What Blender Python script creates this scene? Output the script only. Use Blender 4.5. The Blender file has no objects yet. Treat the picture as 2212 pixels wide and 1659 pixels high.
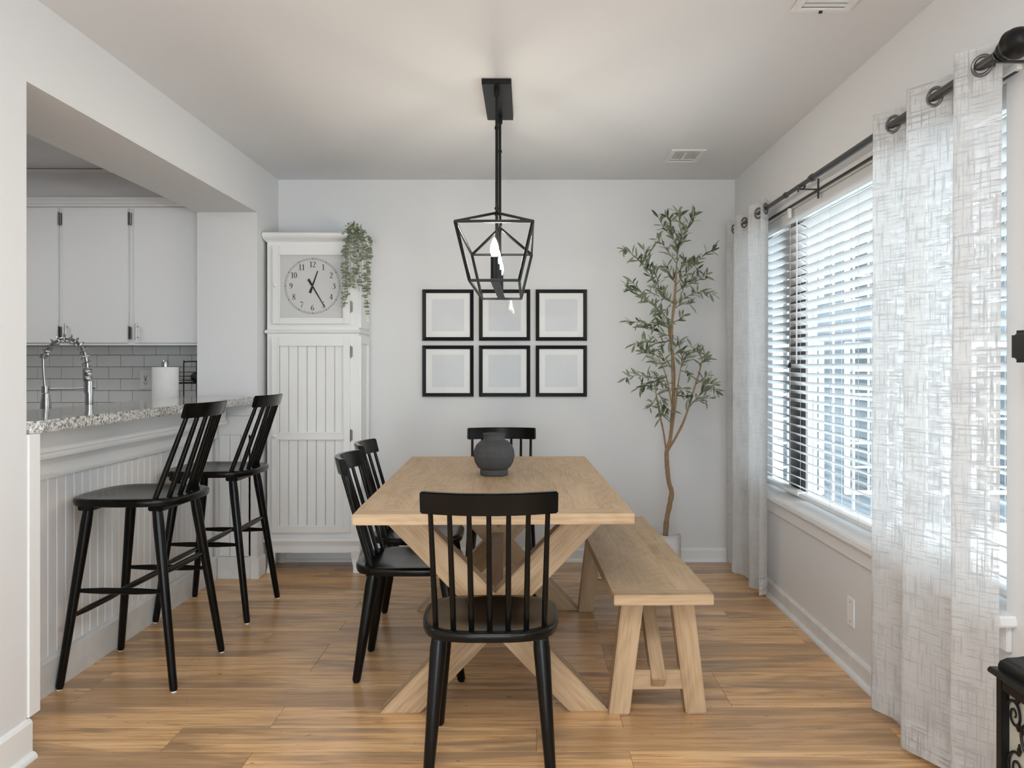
import bpy, bmesh, math, random
from mathutils import Vector, Matrix
PI = math.pi
random.seed(7)
sc = bpy.context.scene
col = sc.collection

# ------------------------------------------------------------------ camera
F = 1850.0
CAMZ = 1.25
HX, HY = 1140.0, 790.0
cam_d = bpy.data.cameras.new('camera')
cam = bpy.data.objects.new('camera', cam_d); col.objects.link(cam)
cam.location = (0, 0, CAMZ); cam.rotation_euler = (PI/2, 0, 0)
cam_d.sensor_width = 36; cam_d.lens = 36*F/2212
cam_d.shift_x = -(HX-1106)/2212; cam_d.shift_y = -(829.5-HY)/2212
cam_d.clip_start = 0.05
sc.camera = cam
def at(x, y, D): return Vector(((x-HX)*D/F, D, CAMZ-(y-HY)*D/F))

# ------------------------------------------------------------------ world, lights, exposure
vs = sc.view_settings
vs.view_transform = 'Standard'; vs.look = 'None'; vs.gamma = 1; vs.use_curve_mapping = False
vs.exposure = 0.1
sc.cycles.max_bounces = 8; sc.cycles.caustics_reflective = False; sc.cycles.caustics_refractive = False; sc.cycles.sample_clamp_indirect = 4.0
w = bpy.data.worlds.new('sky'); sc.world = w; w.use_nodes = True
bg = w.node_tree.nodes['Background']; bg.inputs[0].default_value = (0.86, 0.93, 1.0, 1); bg.inputs[1].default_value = 5.2

def area(name, loc, rot, sx, sy, power, color=(1, 1, 1)):
    d = bpy.data.lights.new(name, 'AREA'); d.shape = 'RECTANGLE'; d.size = sx; d.size_y = sy
    d.energy = power; d.color = color
    o = bpy.data.objects.new(name, d); col.objects.link(o); o.location = loc; o.rotation_euler = rot
    return o
# frontal fill light at the added patio door, behind the camera
area('patio_door_fill', (-0.14, -3.32, 1.12), (PI/2, 0, 0), 2.5, 2.0, 50, (0.97, 0.985, 1.0))
# side fill light at the added window in the right wall, beside the viewer
area('living_window_fill', (1.56, -0.95, 1.45), (0, PI/2, 0), 1.25, 2.3, 52, (0.97, 0.985, 1.0))
# unseen fill lights added under the ceilings of living end and kitchen
area('living_ceiling_fill', (-0.1, 0.4, 2.40), (0, 0, 0), 0.9, 0.9, 36, (0.98, 0.99, 1.0))
area('kitchen_ceiling_fill', (-3.0, 3.9, 2.39), (0, 0, 0), 0.8, 0.8, 10, (0.98, 0.99, 1.0))

# ------------------------------------------------------------------ materials
def mat(name):
    m = bpy.data.materials.new(name); m.use_nodes = True
    nt = m.node_tree; b = nt.nodes['Principled BSDF']
    return m, nt, b
def P(name, c, rough=0.5, metal=0.0, noise=0.0, nscale=30, bump=0.0, bscale=200, coat=0.0, spec=0.5):
    m, nt, b = mat(name)
    b.inputs['Base Color'].default_value = (*c, 1); b.inputs['Roughness'].default_value = rough
    b.inputs['Metallic'].default_value = metal; b.inputs['Coat Weight'].default_value = coat
    b.inputs['Specular IOR Level'].default_value = spec
    L = nt.links.new
    tc = nt.nodes.new('ShaderNodeTexCoord')
    n = nt.nodes.new('ShaderNodeTexNoise'); n.inputs['Scale'].default_value = nscale; n.inputs['Detail'].default_value = 4
    L(tc.outputs['Object'], n.inputs['Vector'])
    mx = nt.nodes.new('ShaderNodeMix'); mx.data_type = 'RGBA'
    mx.inputs['A'].default_value = (*[v*(1-noise) for v in c], 1)
    mx.inputs['B'].default_value = (*[min(1, v*(1+noise)) for v in c], 1)
    L(n.outputs['Fac'], mx.inputs['Factor']); L(mx.outputs['Result'], b.inputs['Base Color'])
    if bump:
        n2 = nt.nodes.new('ShaderNodeTexNoise'); n2.inputs['Scale'].default_value = bscale; n2.inputs['Detail'].default_value = 3
        L(tc.outputs['Object'], n2.inputs['Vector'])
        bp = nt.nodes.new('ShaderNodeBump'); bp.inputs['Strength'].default_value = bump; bp.inputs['Distance'].default_value = 0.002
        L(n2.outputs['Fac'], bp.inputs['Height']); L(bp.outputs['Normal'], b.inputs['Normal'])
    return m
def ramp(nt, stops):
    r = nt.nodes.new('ShaderNodeValToRGB'); e = r.color_ramp.elements
    while len(e) < len(stops): e.new(0.5)
    for el, (p, c) in zip(e, stops): el.position = p; el.color = (*c, 1)
    return r
def wood(name, axis, cols, rough, across=9.0, along=0.9, fine=0.35, tint=0.25, knots=0.0, rings=0.0, coat=0.0):
    """grain runs along local axis; colour varies from piece to piece"""
    m, nt, b = mat(name); L = nt.links.new
    tc = nt.nodes.new('ShaderNodeTexCoord'); oi = nt.nodes.new('ShaderNodeObjectInfo')
    mul = nt.nodes.new('ShaderNodeVectorMath'); mul.operation = 'SCALE'; mul.inputs[0].default_value = (37.3, 71.9, 53.1)
    L(oi.outputs['Random'], mul.inputs['Scale'])
    add = nt.nodes.new('ShaderNodeVectorMath'); add.operation = 'ADD'
    L(tc.outputs['Object'], add.inputs[0]); L(mul.outputs[0], add.inputs[1])
    def stretch(a, l):
        mp = nt.nodes.new('ShaderNodeMapping'); s = [a, a, a]; s[axis] = l; mp.inputs['Scale'].default_value = s
        L(add.outputs[0], mp.inputs['Vector']); return mp
    n1 = nt.nodes.new('ShaderNodeTexNoise'); n1.inputs['Scale'].default_value = 1; n1.inputs['Detail'].default_value = 6
    n1.inputs['Roughness'].default_value = 0.6; n1.inputs['Distortion'].default_value = 0.7
    L(stretch(across, along).outputs[0], n1.inputs['Vector'])
    n2 = nt.nodes.new('ShaderNodeTexNoise'); n2.inputs['Scale'].default_value = 1; n2.inputs['Detail'].default_value = 4
    L(stretch(across*16, along*5).outputs[0], n2.inputs['Vector'])
    r = ramp(nt, cols)
    mixf = nt.nodes.new('ShaderNodeMix'); mixf.data_type = 'FLOAT'; mixf.inputs[0].default_value = fine
    L(n1.outputs['Fac'], mixf.inputs[2]); L(n2.outputs['Fac'], mixf.inputs[3])
    fac = mixf.outputs[0]
    if rings:
        nr = nt.nodes.new('ShaderNodeTexNoise'); nr.inputs['Scale'].default_value = 1; nr.inputs['Detail'].default_value = 1
        L(stretch(across*0.5, along*1.1).outputs[0], nr.inputs['Vector'])
        k = nt.nodes.new('ShaderNodeMath'); k.operation = 'MULTIPLY'; k.inputs[1].default_value = 85
        L(nr.outputs['Fac'], k.inputs[0])
        sn = nt.nodes.new('ShaderNodeMath'); sn.operation = 'SINE'; L(k.outputs[0], sn.inputs[0])
        ma = nt.nodes.new('ShaderNodeMath'); ma.operation = 'MULTIPLY_ADD'; ma.inputs[1].default_value = rings
        L(sn.outputs[0], ma.inputs[0]); L(fac, ma.inputs[2]); fac = ma.outputs[0]
    sh = nt.nodes.new('ShaderNodeMath'); sh.operation = 'MULTIPLY_ADD'; sh.inputs[1].default_value = tint
    L(oi.outputs['Random'], sh.inputs[0])
    sb = nt.nodes.new('ShaderNodeMath'); sb.operation = 'SUBTRACT'; sb.inputs[1].default_value = tint/2
    L(fac, sb.inputs[0]); L(sb.outputs[0], sh.inputs[2])
    L(sh.outputs[0], r.inputs['Fac'])
    colout = r.outputs['Color']
    if knots:
        nk = nt.nodes.new('ShaderNodeTexNoise'); nk.inputs['Scale'].default_value = 1; nk.inputs['Detail'].default_value = 3
        nk.inputs['Distortion'].default_value = 1.5
        L(stretch(14, 4.0).outputs[0], nk.inputs['Vector'])
        kr = ramp(nt, [(0.0, (0, 0, 0)), (0.66, (0, 0, 0)), (0.78, (1, 1, 1))])
        L(nk.outputs['Fac'], kr.inputs['Fac'])
        mm = nt.nodes.new('ShaderNodeMath'); mm.operation = 'MULTIPLY'; mm.inputs[1].default_value = knots
        L(kr.outputs['Color'], mm.inputs[0])
        mk = nt.nodes.new('ShaderNodeMix'); mk.data_type = 'RGBA'; mk.inputs['B'].default_value = (0.10, 0.05, 0.022, 1)
        L(mm.outputs[0], mk.inputs['Factor']); L(colout, mk.inputs['A']); colout = mk.outputs['Result']
    L(colout, b.inputs['Base Color'])
    b.inputs['Roughness'].default_value = rough; b.inputs['Coat Weight'].default_value = coat
    bp = nt.nodes.new('ShaderNodeBump'); bp.inputs['Strength'].default_value = 0.12; bp.inputs['Distance'].default_value = 0.002
    L(n2.outputs['Fac'], bp.inputs['Height']); L(bp.outputs['Normal'], b.inputs['Normal'])
    return m
def glassy(name, refl=0.10, tint=(1, 1, 1), rough=0.02):
    m = bpy.data.materials.new(name); m.use_nodes = True; nt = m.node_tree; nt.nodes.clear(); L = nt.links.new
    o = nt.nodes.new('ShaderNodeOutputMaterial'); mx = nt.nodes.new('ShaderNodeMixShader')
    t = nt.nodes.new('ShaderNodeBsdfTransparent'); t.inputs[0].default_value = (*tint, 1)
    g = nt.nodes.new('ShaderNodeBsdfGlossy'); g.inputs['Roughness'].default_value = rough
    fr = nt.nodes.new('ShaderNodeLayerWeight'); fr.inputs[0].default_value = 0.5
    pw = nt.nodes.new('ShaderNodeMath'); pw.operation = 'POWER'; pw.inputs[1].default_value = 5.0; L(fr.outputs['Facing'], pw.inputs[0])
    a = nt.nodes.new('ShaderNodeMath'); a.operation = 'MULTIPLY_ADD'; a.inputs[1].default_value = 0.9; a.inputs[2].default_value = refl
    L(pw.outputs[0], a.inputs[0]); L(a.outputs[0], mx.inputs[0])
    L(t.outputs[0], mx.inputs[1]); L(g.outputs[0], mx.inputs[2]); L(mx.outputs[0], o.inputs[0])
    return m
def curtain_mat(name, clear, band=False):
    m = bpy.data.materials.new(name); m.use_nodes = True; nt = m.node_tree; nt.nodes.clear(); L = nt.links.new
    o = nt.nodes.new('ShaderNodeOutputMaterial')
    uv = nt.nodes.new('ShaderNodeUVMap'); uv.uv_map = 'UVMap'
    def thr(sx, sy, lo, hi, off):
        mp = nt.nodes.new('ShaderNodeMapping'); mp.inputs['Scale'].default_value = (sx, sy, 1); mp.inputs['Location'].default_value = (off, off, 0)
        L(uv.outputs[0], mp.inputs['Vector'])
        n = nt.nodes.new('ShaderNodeTexNoise'); n.inputs['Scale'].default_value = 1; n.inputs['Detail'].default_value = 2
        n.inputs['Roughness'].default_value = 0.7
        L(mp.outputs[0], n.inputs['Vector'])
        r = ramp(nt, [(lo, (0, 0, 0)), (hi, (1, 1, 1))]); L(n.outputs['Fac'], r.inputs['Fac']); return r.outputs['Color']
    a = thr(150, 8, 0.50, 0.62, 3.1); c = thr(8, 150, 0.50, 0.62, 17.7)
    mxx = nt.nodes.new('ShaderNodeMath'); mxx.operation = 'MAXIMUM'; L(a, mxx.inputs[0]); L(c, mxx.inputs[1])
    inv = nt.nodes.new('ShaderNodeMath'); inv.operation = 'MULTIPLY_ADD'; inv.inputs[1].default_value = -clear*0.85; inv.inputs[2].default_value = clear
    L(mxx.outputs[0], inv.inputs[0])
    cr = nt.nodes.new('ShaderNodeMix'); cr.data_type = 'RGBA'
    cr.inputs['A'].default_value = (0.90, 0.90, 0.90, 1); cr.inputs['B'].default_value = (0.60, 0.60, 0.60, 1)
    L(mxx.outputs[0], cr.inputs['Factor'])
    d = nt.nodes.new('ShaderNodeBsdfDiffuse'); tl = nt.nodes.new('ShaderNodeBsdfTranslucent')
    L(cr.outputs['Result'], d.inputs[0]); L(cr.outputs['Result'], tl.inputs[0])
    ms = nt.nodes.new('ShaderNodeMixShader'); ms.inputs[0].default_value = 0.45
    L(d.outputs[0], ms.inputs[1]); L(tl.outputs[0], ms.inputs[2])
    tr = nt.nodes.new('ShaderNodeBsdfTransparent')
    m2 = nt.nodes.new('ShaderNodeMixShader'); L(inv.outputs[0], m2.inputs[0]); L(ms.outputs[0], m2.inputs[1]); L(tr.outputs[0], m2.inputs[2])
    L(m2.outputs[0], o.inputs[0])
    return m
def slat_mat():
    m = bpy.data.materials.new('blind slat white'); m.use_nodes = True; nt = m.node_tree; nt.nodes.clear(); L = nt.links.new
    o = nt.nodes.new('ShaderNodeOutputMaterial'); tc = nt.nodes.new('ShaderNodeTexCoord')
    n = nt.nodes.new('ShaderNodeTexNoise'); n.inputs['Scale'].default_value = 6; L(tc.outputs['Object'], n.inputs['Vector'])
    r = ramp(nt, [(0, (0.86, 0.87, 0.88)), (1, (0.92, 0.92, 0.92))]); L(n.outputs['Fac'], r.inputs['Fac'])
    d = nt.nodes.new('ShaderNodeBsdfDiffuse'); t = nt.nodes.new('ShaderNodeBsdfTranslucent')
    L(r.outputs[0], d.inputs[0]); L(r.outputs[0], t.inputs[0])
    ms = nt.nodes.new('ShaderNodeMixShader'); ms.inputs[0].default_value = 0.42
    L(d.outputs[0], ms.inputs[1]); L(t.outputs[0], ms.inputs[2]); L(ms.outputs[0], o.inputs[0])
    return m
def emit(name, c, s):
    m, nt, b = mat(name)
    b.inputs['Base Color'].default_value = (1, 1, 1, 1); b.inputs['Emission Color'].default_value = (*c, 1); b.inputs['Emission Strength'].default_value = s
    return m
def granite_mat():
    m, nt, b = mat('speckled granite'); L = nt.links.new
    tc = nt.nodes.new('ShaderNodeTexCoord')
    v = nt.nodes.new('ShaderNodeTexNoise'); v.inputs['Scale'].default_value = 95; v.inputs['Detail'].default_value = 5; v.inputs['Roughness'].default_value = 0.75
    L(tc.outputs['Object'], v.inputs['Vector'])
    r = ramp(nt, [(0.36, (0.03, 0.03, 0.03)), (0.44, (0.22, 0.215, 0.205)), (0.52, (0.55, 0.54, 0.52)), (0.62, (0.78, 0.77, 0.75))])
    L(v.outputs['Fac'], r.inputs['Fac']); L(r.outputs[0], b.inputs['Base Color'])
    b.inputs['Roughness'].default_value = 0.07
    return m
M = {}
M['wall'] = P('white wall paint', (0.745, 0.745, 0.75), 0.65, noise=0.01, nscale=3, bump=0.08, bscale=160)
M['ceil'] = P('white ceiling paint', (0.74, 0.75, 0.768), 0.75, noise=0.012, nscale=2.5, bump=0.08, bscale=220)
M['trim'] = P('white gloss trim paint', (0.84, 0.84, 0.84), 0.38, noise=0.02, nscale=5)
M['worn'] = P('scuffed white baseboard paint', (0.74, 0.74, 0.735), 0.45, noise=0.16, nscale=14)
M['bead'] = P('white beadboard paint', (0.83, 0.83, 0.835), 0.45, noise=0.02, nscale=6)
M['cab'] = P('white cabinet paint', (0.85, 0.85, 0.85), 0.35, noise=0.012, nscale=6)
M['black'] = P('black lacquered wood', (0.0045, 0.0045, 0.0043), 0.20, noise=0.3, nscale=40, bump=0.02, bscale=60, spec=0.2)
M['blackm'] = P('matte black metal', (0.006, 0.006, 0.006), 0.42, noise=0.2, nscale=40, spec=0.25)
M['frame'] = P('black picture frame', (0.005, 0.005, 0.006), 0.4, noise=0.2, nscale=60, spec=0.15)
M['mat'] = P('white mat board', (0.88, 0.88, 0.87), 0.8, noise=0.01, nscale=90)
M['paper'] = P('pale grey paper', (0.74, 0.75, 0.77), 0.8, noise=0.04, nscale=9)
M['vase'] = P('charcoal ceramic', (0.060, 0.060, 0.062), 0.75, noise=0.25, nscale=25)
M['steel'] = P('brushed steel', (0.45, 0.45, 0.445), 0.28, 1.0, noise=0.06, nscale=60)
M['rodm'] = P('dark pewter metal', (0.055, 0.055, 0.057), 0.35, 0.6, noise=0.1, nscale=30)
M['ring'] = P('antique nickel', (0.20, 0.20, 0.195), 0.35, 0.9, noise=0.1, nscale=30)
M['tile'] = P('glazed white tile', (0.80, 0.80, 0.79), 0.12, noise=0.02, nscale=8)
M['grout'] = P('grey grout', (0.17, 0.17, 0.165), 0.9, noise=0.2, nscale=60)
M['granite'] = granite_mat()
M['pot'] = P('white ribbed ceramic', (0.76, 0.76, 0.76), 0.45, noise=0.02, nscale=20)
M['soil'] = P('brown moss soil', (0.06, 0.045, 0.03), 0.95, noise=0.5, nscale=80)
M['bark'] = P('brown bark', (0.29, 0.185, 0.10), 0.85, noise=0.45, nscale=45, bump=0.6, bscale=120)
M['twig'] = P('green grey twig', (0.15, 0.15, 0.08), 0.8, noise=0.25, nscale=50)
M['leafa'] = P('dark olive leaf', (0.050, 0.075, 0.040), 0.5, noise=0.25, nscale=20)
M['leafb'] = P('grey olive leaf', (0.18, 0.215, 0.14), 0.55, noise=0.2, nscale=20)
M['leafc'] = P('pale olive leaf', (0.31, 0.35, 0.235), 0.55, noise=0.2, nscale=20)
M['olive'] = P('olive fruit', (0.10, 0.10, 0.025), 0.35, noise=0.4, nscale=60)
M['euca'] = P('dusty eucalyptus leaf', (0.19, 0.22, 0.165), 0.7, noise=0.45, nscale=28)
M['eucb'] = P('pale eucalyptus leaf', (0.30, 0.34, 0.22), 0.7, noise=0.35, nscale=28)
M['print'] = P('black clock print', (0.012, 0.012, 0.012), 0.6, noise=0.1)
M['dial'] = P('grey clock dial', (0.66, 0.66, 0.66), 0.6, noise=0.03, nscale=5)
M['glass'] = glassy('clear glass', 0.003)
M['fglass'] = glassy('picture glass', 0.002)
M['wglass'] = glassy('window glass', 0.02, (0.93, 0.97, 0.98))
M['curtain'] = curtain_mat('sheer linen curtain', 0.28)
M['band'] = curtain_mat('doubled linen hem', 0.06)
M['slat'] = slat_mat()
M['cord'] = P('white cord', (0.75, 0.75, 0.75), 0.8, noise=0.03)
M['bronze'] = P('dark bronze window frame', (0.022, 0.022, 0.024), 0.45, noise=0.2)
M['vent'] = P('white vent metal', (0.80, 0.80, 0.80), 0.4, noise=0.02)
M['ventd'] = P('dark duct', (0.03, 0.03, 0.028), 0.9, noise=0.2)
M['towel'] = P('white paper towel', (0.80, 0.80, 0.79), 0.9, noise=0.02, nscale=40, bump=0.5, bscale=300)
M['plast'] = P('white plastic', (0.90, 0.90, 0.89), 0.35, noise=0.01)
M['cream'] = P('pale frosted panel', (0.42, 0.42, 0.36), 0.55, noise=0.12, nscale=6)
M['bulb'] = emit('glowing candle bulb', (1.0, 0.90, 0.74), 200)
M['siding'] = P('blue grey siding', (0.10, 0.125, 0.145), 0.7, noise=0.08, nscale=3)
M['nglass'] = P('dark house window glass', (0.035, 0.05, 0.06), 0.08, noise=0.2, nscale=2)
M['grass'] = P('pale patio ground', (0.62, 0.62, 0.60), 0.9, noise=0.2, nscale=3)
M['fruit'] = P('dark fruit skin', (0.015, 0.014, 0.013), 0.45, noise=0.3, nscale=40)
oak_cols = [(0.30, (0.17, 0.09, 0.042)), (0.41, (0.46, 0.27, 0.125)), (0.52, (0.65, 0.40, 0.19)), (0.72, (0.80, 0.54, 0.285))]
def floor_mat():
    m, nt, b = mat('oak laminate floor'); L = nt.links.new
    tc = nt.nodes.new('ShaderNodeTexCoord'); oi = nt.nodes.new('ShaderNodeObjectInfo')
    mul = nt.nodes.new('ShaderNodeVectorMath'); mul.operation = 'SCALE'; mul.inputs[0].default_value = (37.3, 71.9, 53.1)
    L(oi.outputs['Random'], mul.inputs['Scale'])
    add = nt.nodes.new('ShaderNodeVectorMath'); add.operation = 'ADD'; L(tc.outputs['Object'], add.inputs[0]); L(mul.outputs[0], add.inputs[1])
    def nz(sx, sy, det, dist, rgh=0.55):
        mp = nt.nodes.new('ShaderNodeMapping'); mp.inputs['Scale'].default_value = (sx, sy, 1); L(add.outputs[0], mp.inputs['Vector'])
        n = nt.nodes.new('ShaderNodeTexNoise'); n.inputs['Scale'].default_value = 1; n.inputs['Detail'].default_value = det
        n.inputs['Distortion'].default_value = dist; n.inputs['Roughness'].default_value = rgh; L(mp.outputs[0], n.inputs['Vector']); return n.outputs['Fac']
    def mixc(fac, A, B):
        x = nt.nodes.new('ShaderNodeMix'); x.data_type = 'RGBA'; L(fac, x.inputs['Factor'])
        for k, v in (('A', A), ('B', B)):
            if isinstance(v, tuple): x.inputs[k].default_value = (*v, 1)
            else: L(v, x.inputs[k])
        return x.outputs['Result']
    def thr(f, lo, hi, amt):
        r = ramp(nt, [(lo, (0, 0, 0)), (hi, (amt, amt, amt))]); L(f, r.inputs['Fac']); return r.outputs['Color']
    grain = nz(2.2, 42, 5, 0.6, 0.65)
    r = ramp(nt, [(0.34, (0.56, 0.305, 0.13)), (0.5, (0.80, 0.475, 0.225)), (0.66, (0.90, 0.59, 0.315))]); L(grain, r.inputs['Fac'])
    c = mixc(thr(nz(1.1, 7, 3, 0.9), 0.47, 0.63, 0.85), r.outputs['Color'], (0.36, 0.225, 0.125))      # grey brown heartwood areas
    c = mixc(thr(oi.outputs['Random'], 0.74, 0.80, 0.42), c, (0.36, 0.215, 0.115))                    # some darker planks
    c = mixc(thr(nz(3.0, 55, 3, 1.2), 0.60, 0.70, 0.55), c, (0.24, 0.125, 0.055))                      # fine dark streaks
    c = mixc(thr(nz(7, 26, 2, 2.2), 0.69, 0.78, 0.8), c, (0.15, 0.075, 0.035))                         # knots
    c = mixc(thr(nz(22, 9, 2, 1.5), 0.70, 0.76, 0.35), c, (0.26, 0.14, 0.065))                         # short cross checks
    L(c, b.inputs['Base Color']); b.inputs['Roughness'].default_value = 0.27
    bp = nt.nodes.new('ShaderNodeBump'); bp.inputs['Strength'].default_value = 0.1; bp.inputs['Distance'].default_value = 0.001
    L(grain, bp.inputs['Height']); L(bp.outputs['Normal'], b.inputs['Normal'])
    return m
M['floor'] = floor_mat()
tab_cols = [(0.25, (0.28, 0.175, 0.095)), (0.45, (0.47, 0.32, 0.185)), (0.58, (0.555, 0.39, 0.235)), (0.8, (0.63, 0.455, 0.29))]
M['oakY'] = wood('natural oak table', 1, tab_cols, 0.5, across=10, along=1.2, fine=0.45, tint=0.10, rings=0.035)
M['oakX'] = wood('natural oak cross grain', 0, tab_cols, 0.5, across=10, along=1.2, fine=0.45, tint=0.10, rings=0.025)

# ------------------------------------------------------------------ mesh helpers
class MB:
    def __init__(s): s.v = []; s.f = []; s.uv = None
    def add(s, vs, fs):
        b = len(s.v); s.v += [Vector(v) for v in vs]; s.f += [[b+i for i in f] for f in fs]; return s
    def box(s, x0, x1, y0, y1, z0, z1):
        x0, x1 = sorted((x0, x1)); y0, y1 = sorted((y0, y1)); z0, z1 = sorted((z0, z1))
        return s.add([(x0, y0, z0), (x1, y0, z0), (x1, y1, z0), (x0, y1, z0), (x0, y0, z1), (x1, y0, z1), (x1, y1, z1), (x0, y1, z1)],
                     [(0, 3, 2, 1), (4, 5, 6, 7), (0, 1, 5, 4), (1, 2, 6, 5), (2, 3, 7, 6), (3, 0, 4, 7)])
    def loft(s, rings, cap=True, closed=True):
        n = len(rings[0]); vs = [p for r in rings for p in r]; fs = []
        for i in range(len(rings)-1):
            for j in range(n if closed else n-1):
                k = (j+1) % n
                fs.append((i*n+j, i*n+k, (i+1)*n+k, (i+1)*n+j))
        if cap: fs.append(tuple(range(n-1, -1, -1))); fs.append(tuple((len(rings)-1)*n+j for j in range(n)))
        return s.add(vs, fs)
    def tube(s, pts, rad, n=10, cap=True):
        pts = [Vector(p) for p in pts]
        if not hasattr(rad, '__len__'): rad = [rad]*len(pts)
        rings = []; prev = None
        for i, p in enumerate(pts):
            t = (pts[min(i+1, len(pts)-1)]-pts[max(i-1, 0)]).normalized()
            if prev is None:
                a = Vector((0, 0, 1)) if abs(t.z) < 0.9 else Vector((1, 0, 0)); u = t.cross(a).normalized()
            else:
                u = (prev-t*prev.dot(t)).normalized()
            prev = u; v = t.cross(u)
            rings.append([p+(u*math.cos(2*PI*k/n)+v*math.sin(2*PI*k/n))*rad[i] for k in range(n)])
        return s.loft(rings, cap)
    def lathe(s, prof, c=(0, 0, 0), n=24, axis='z', ribs=None):
        c = Vector(c); rings = []
        for r, h in prof:
            ring = []
            for k in range(n):
                a = 2*PI*k/n; rr = r*(1 if ribs is None else ribs(k, h))
                q = (rr*math.cos(a), rr*math.sin(a), h)
                if axis == 'x': q = (h, rr*math.cos(a), rr*math.sin(a))
                if axis == 'y': q = (rr*math.sin(a), h, rr*math.cos(a))
                ring.append(c+Vector(q))
            rings.append(ring)
        return s.loft(rings)
    def prism(s, poly, axis, a, b):
        def q(u, v, h): return {'x': (h, u, v), 'y': (u, h, v), 'z': (u, v, h)}[axis]
        return s.loft([[q(u, v, a) for u, v in poly], [q(u, v, b) for u, v in poly]])
    def bar(s, p0, p1, w, h=None, up=(0, 0, 1)):
        p0 = Vector(p0); p1 = Vector(p1); h = w if h is None else h; t = (p1-p0).normalized(); up = Vector(up)
        if abs(t.dot(up)) > 0.98: up = Vector((0, 1, 0))
        u = t.cross(up).normalized(); v = u.cross(t)
        def ring(p): return [p+u*a*w/2+v*b*h/2 for a, b in ((-1, -1), (1, -1), (1, 1), (-1, 1))]
        return s.loft([ring(p0), ring(p1)])
    def mesh(s, name, bevel=0.0, smooth=False, seg=2):
        me = bpy.data.meshes.new(name); bm = bmesh.new()
        vs = [bm.verts.new(v) for v in s.v]
        for f in s.f:
            try: bm.faces.new([vs[i] for i in f])
            except ValueError: pass
        bmesh.ops.recalc_face_normals(bm, faces=bm.faces)
        if bevel: bmesh.ops.bevel(bm, geom=[e for e in bm.edges if len(e.link_faces) == 2 and e.calc_face_angle() > 0.5], offset=bevel, segments=seg, affect='EDGES', clamp_overlap=True)
        bm.to_mesh(me); bm.free()
        if smooth:
            for p in me.polygons: p.use_smooth = True
            me.set_sharp_from_angle(angle=math.radians(42))
        return me
    def build(s, name, m, parent=None, bevel=0.0, smooth=False, seg=2, mw=None):
        """mw: the piece's own frame; vertices are given in the parent's frame"""
        if mw is not None:
            inv = mw.inverted(); s.v = [inv @ v for v in s.v]
        me = s.mesh(name, bevel, smooth, seg); me.materials.append(m)
        o = bpy.data.objects.new(name, me); col.objects.link(o)
        if parent is not None:
            o.parent = parent
        if mw is not None: o.matrix_local = mw
        return o
def tag(o, label=None, cat=None, group=None, kind=None):
    if label: o['label'] = label
    if cat: o['category'] = cat
    if group: o['group'] = group
    if kind: o['kind'] = kind
    return o
def empty(name, loc=(0, 0, 0), rz=0, label=None, cat=None, group=None):
    o = bpy.data.objects.new(name, None); col.objects.link(o); o.location = loc; o.rotation_euler = (0, 0, rz)
    o.empty_display_size = 0.05
    return tag(o, label, cat, group)
def struct(name, mb, m, label, cat, bevel=0.0, smooth=False):
    return tag(mb.build(name, m, None, bevel, smooth), label, cat, None, 'structure')
class Thing:
    """an Empty at loc whose parts are described in world coordinates"""
    def __init__(s, name, loc, label, cat, group=None):
        s.e = empty(name, loc, 0, label, cat, group); s.off = Vector(loc)
    def part(s, name, mb, m, bevel=0.0, smooth=False, parent=None, label=None, seg=2):
        mb.v = [v-s.off for v in mb.v]
        o = mb.build(name, m, parent or s.e, bevel, smooth, seg)
        if label: o['label'] = label
        return o
def link_copy(o, parent, loc=None):
    c = o.copy(); col.objects.link(c); c.parent = parent
    if loc is not None: c.location = loc
    return c
def copy_tree(o, parent=None):
    c = o.copy(); col.objects.link(c); c.parent = parent
    for ch in list(o.children): copy_tree(ch, c)
    return c
def smoothpts(pts, n=6):
    out = []; P_ = [Vector(p) for p in pts]
    for i in range(len(P_)-1):
        a = P_[max(i-1, 0)]; b = P_[i]; c = P_[i+1]; d = P_[min(i+2, len(P_)-1)]
        for k in range(n):
            t = k/n
            out.append(0.5*((2*b)+(c-a)*t+(2*a-5*b+4*c-d)*t*t+(-a+3*b-3*c+d)*t**3))
    out.append(P_[-1]); return out

# ------------------------------------------------------------------ room shell
WL, WR, WB, CZ = -1.595, 1.325, 5.478, 2.44     # left wall, right wall, back wall, ceiling
KI = -1.95                                       # kitchen side of the left wall
OPN0, OPN1, OPZ = 2.725, 5.05, 2.155             # pass-through opening
REAR = -3.2
HWX = -1.84                                      # face of the half wall under the bar
floor = struct('floor', MB().box(-4.4, WR+0.2, REAR-0.1, WB+0.1, -0.06, -0.004), M['floor'], 'warm oak plank floor running across the room', 'floor')
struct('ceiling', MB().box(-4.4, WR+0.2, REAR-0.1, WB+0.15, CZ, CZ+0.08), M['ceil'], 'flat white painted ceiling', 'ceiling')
struct('wall_back', MB().box(-4.4, WR+0.2, WB, WB+0.12, -0.06, CZ), M['wall'], 'white back wall behind clock cabinet and picture frames', 'wall')
# left wall with the pass-through cut out
lw = MB().box(KI, WL, REAR, OPN0, -0.004, CZ).box(KI, WL, OPN0, OPN1, OPZ, CZ).box(KI, WL, OPN1, WB, -0.004, CZ)
struct('wall_left', lw, M['wall'], 'white left wall with wide pass-through to the kitchen', 'wall')
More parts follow.
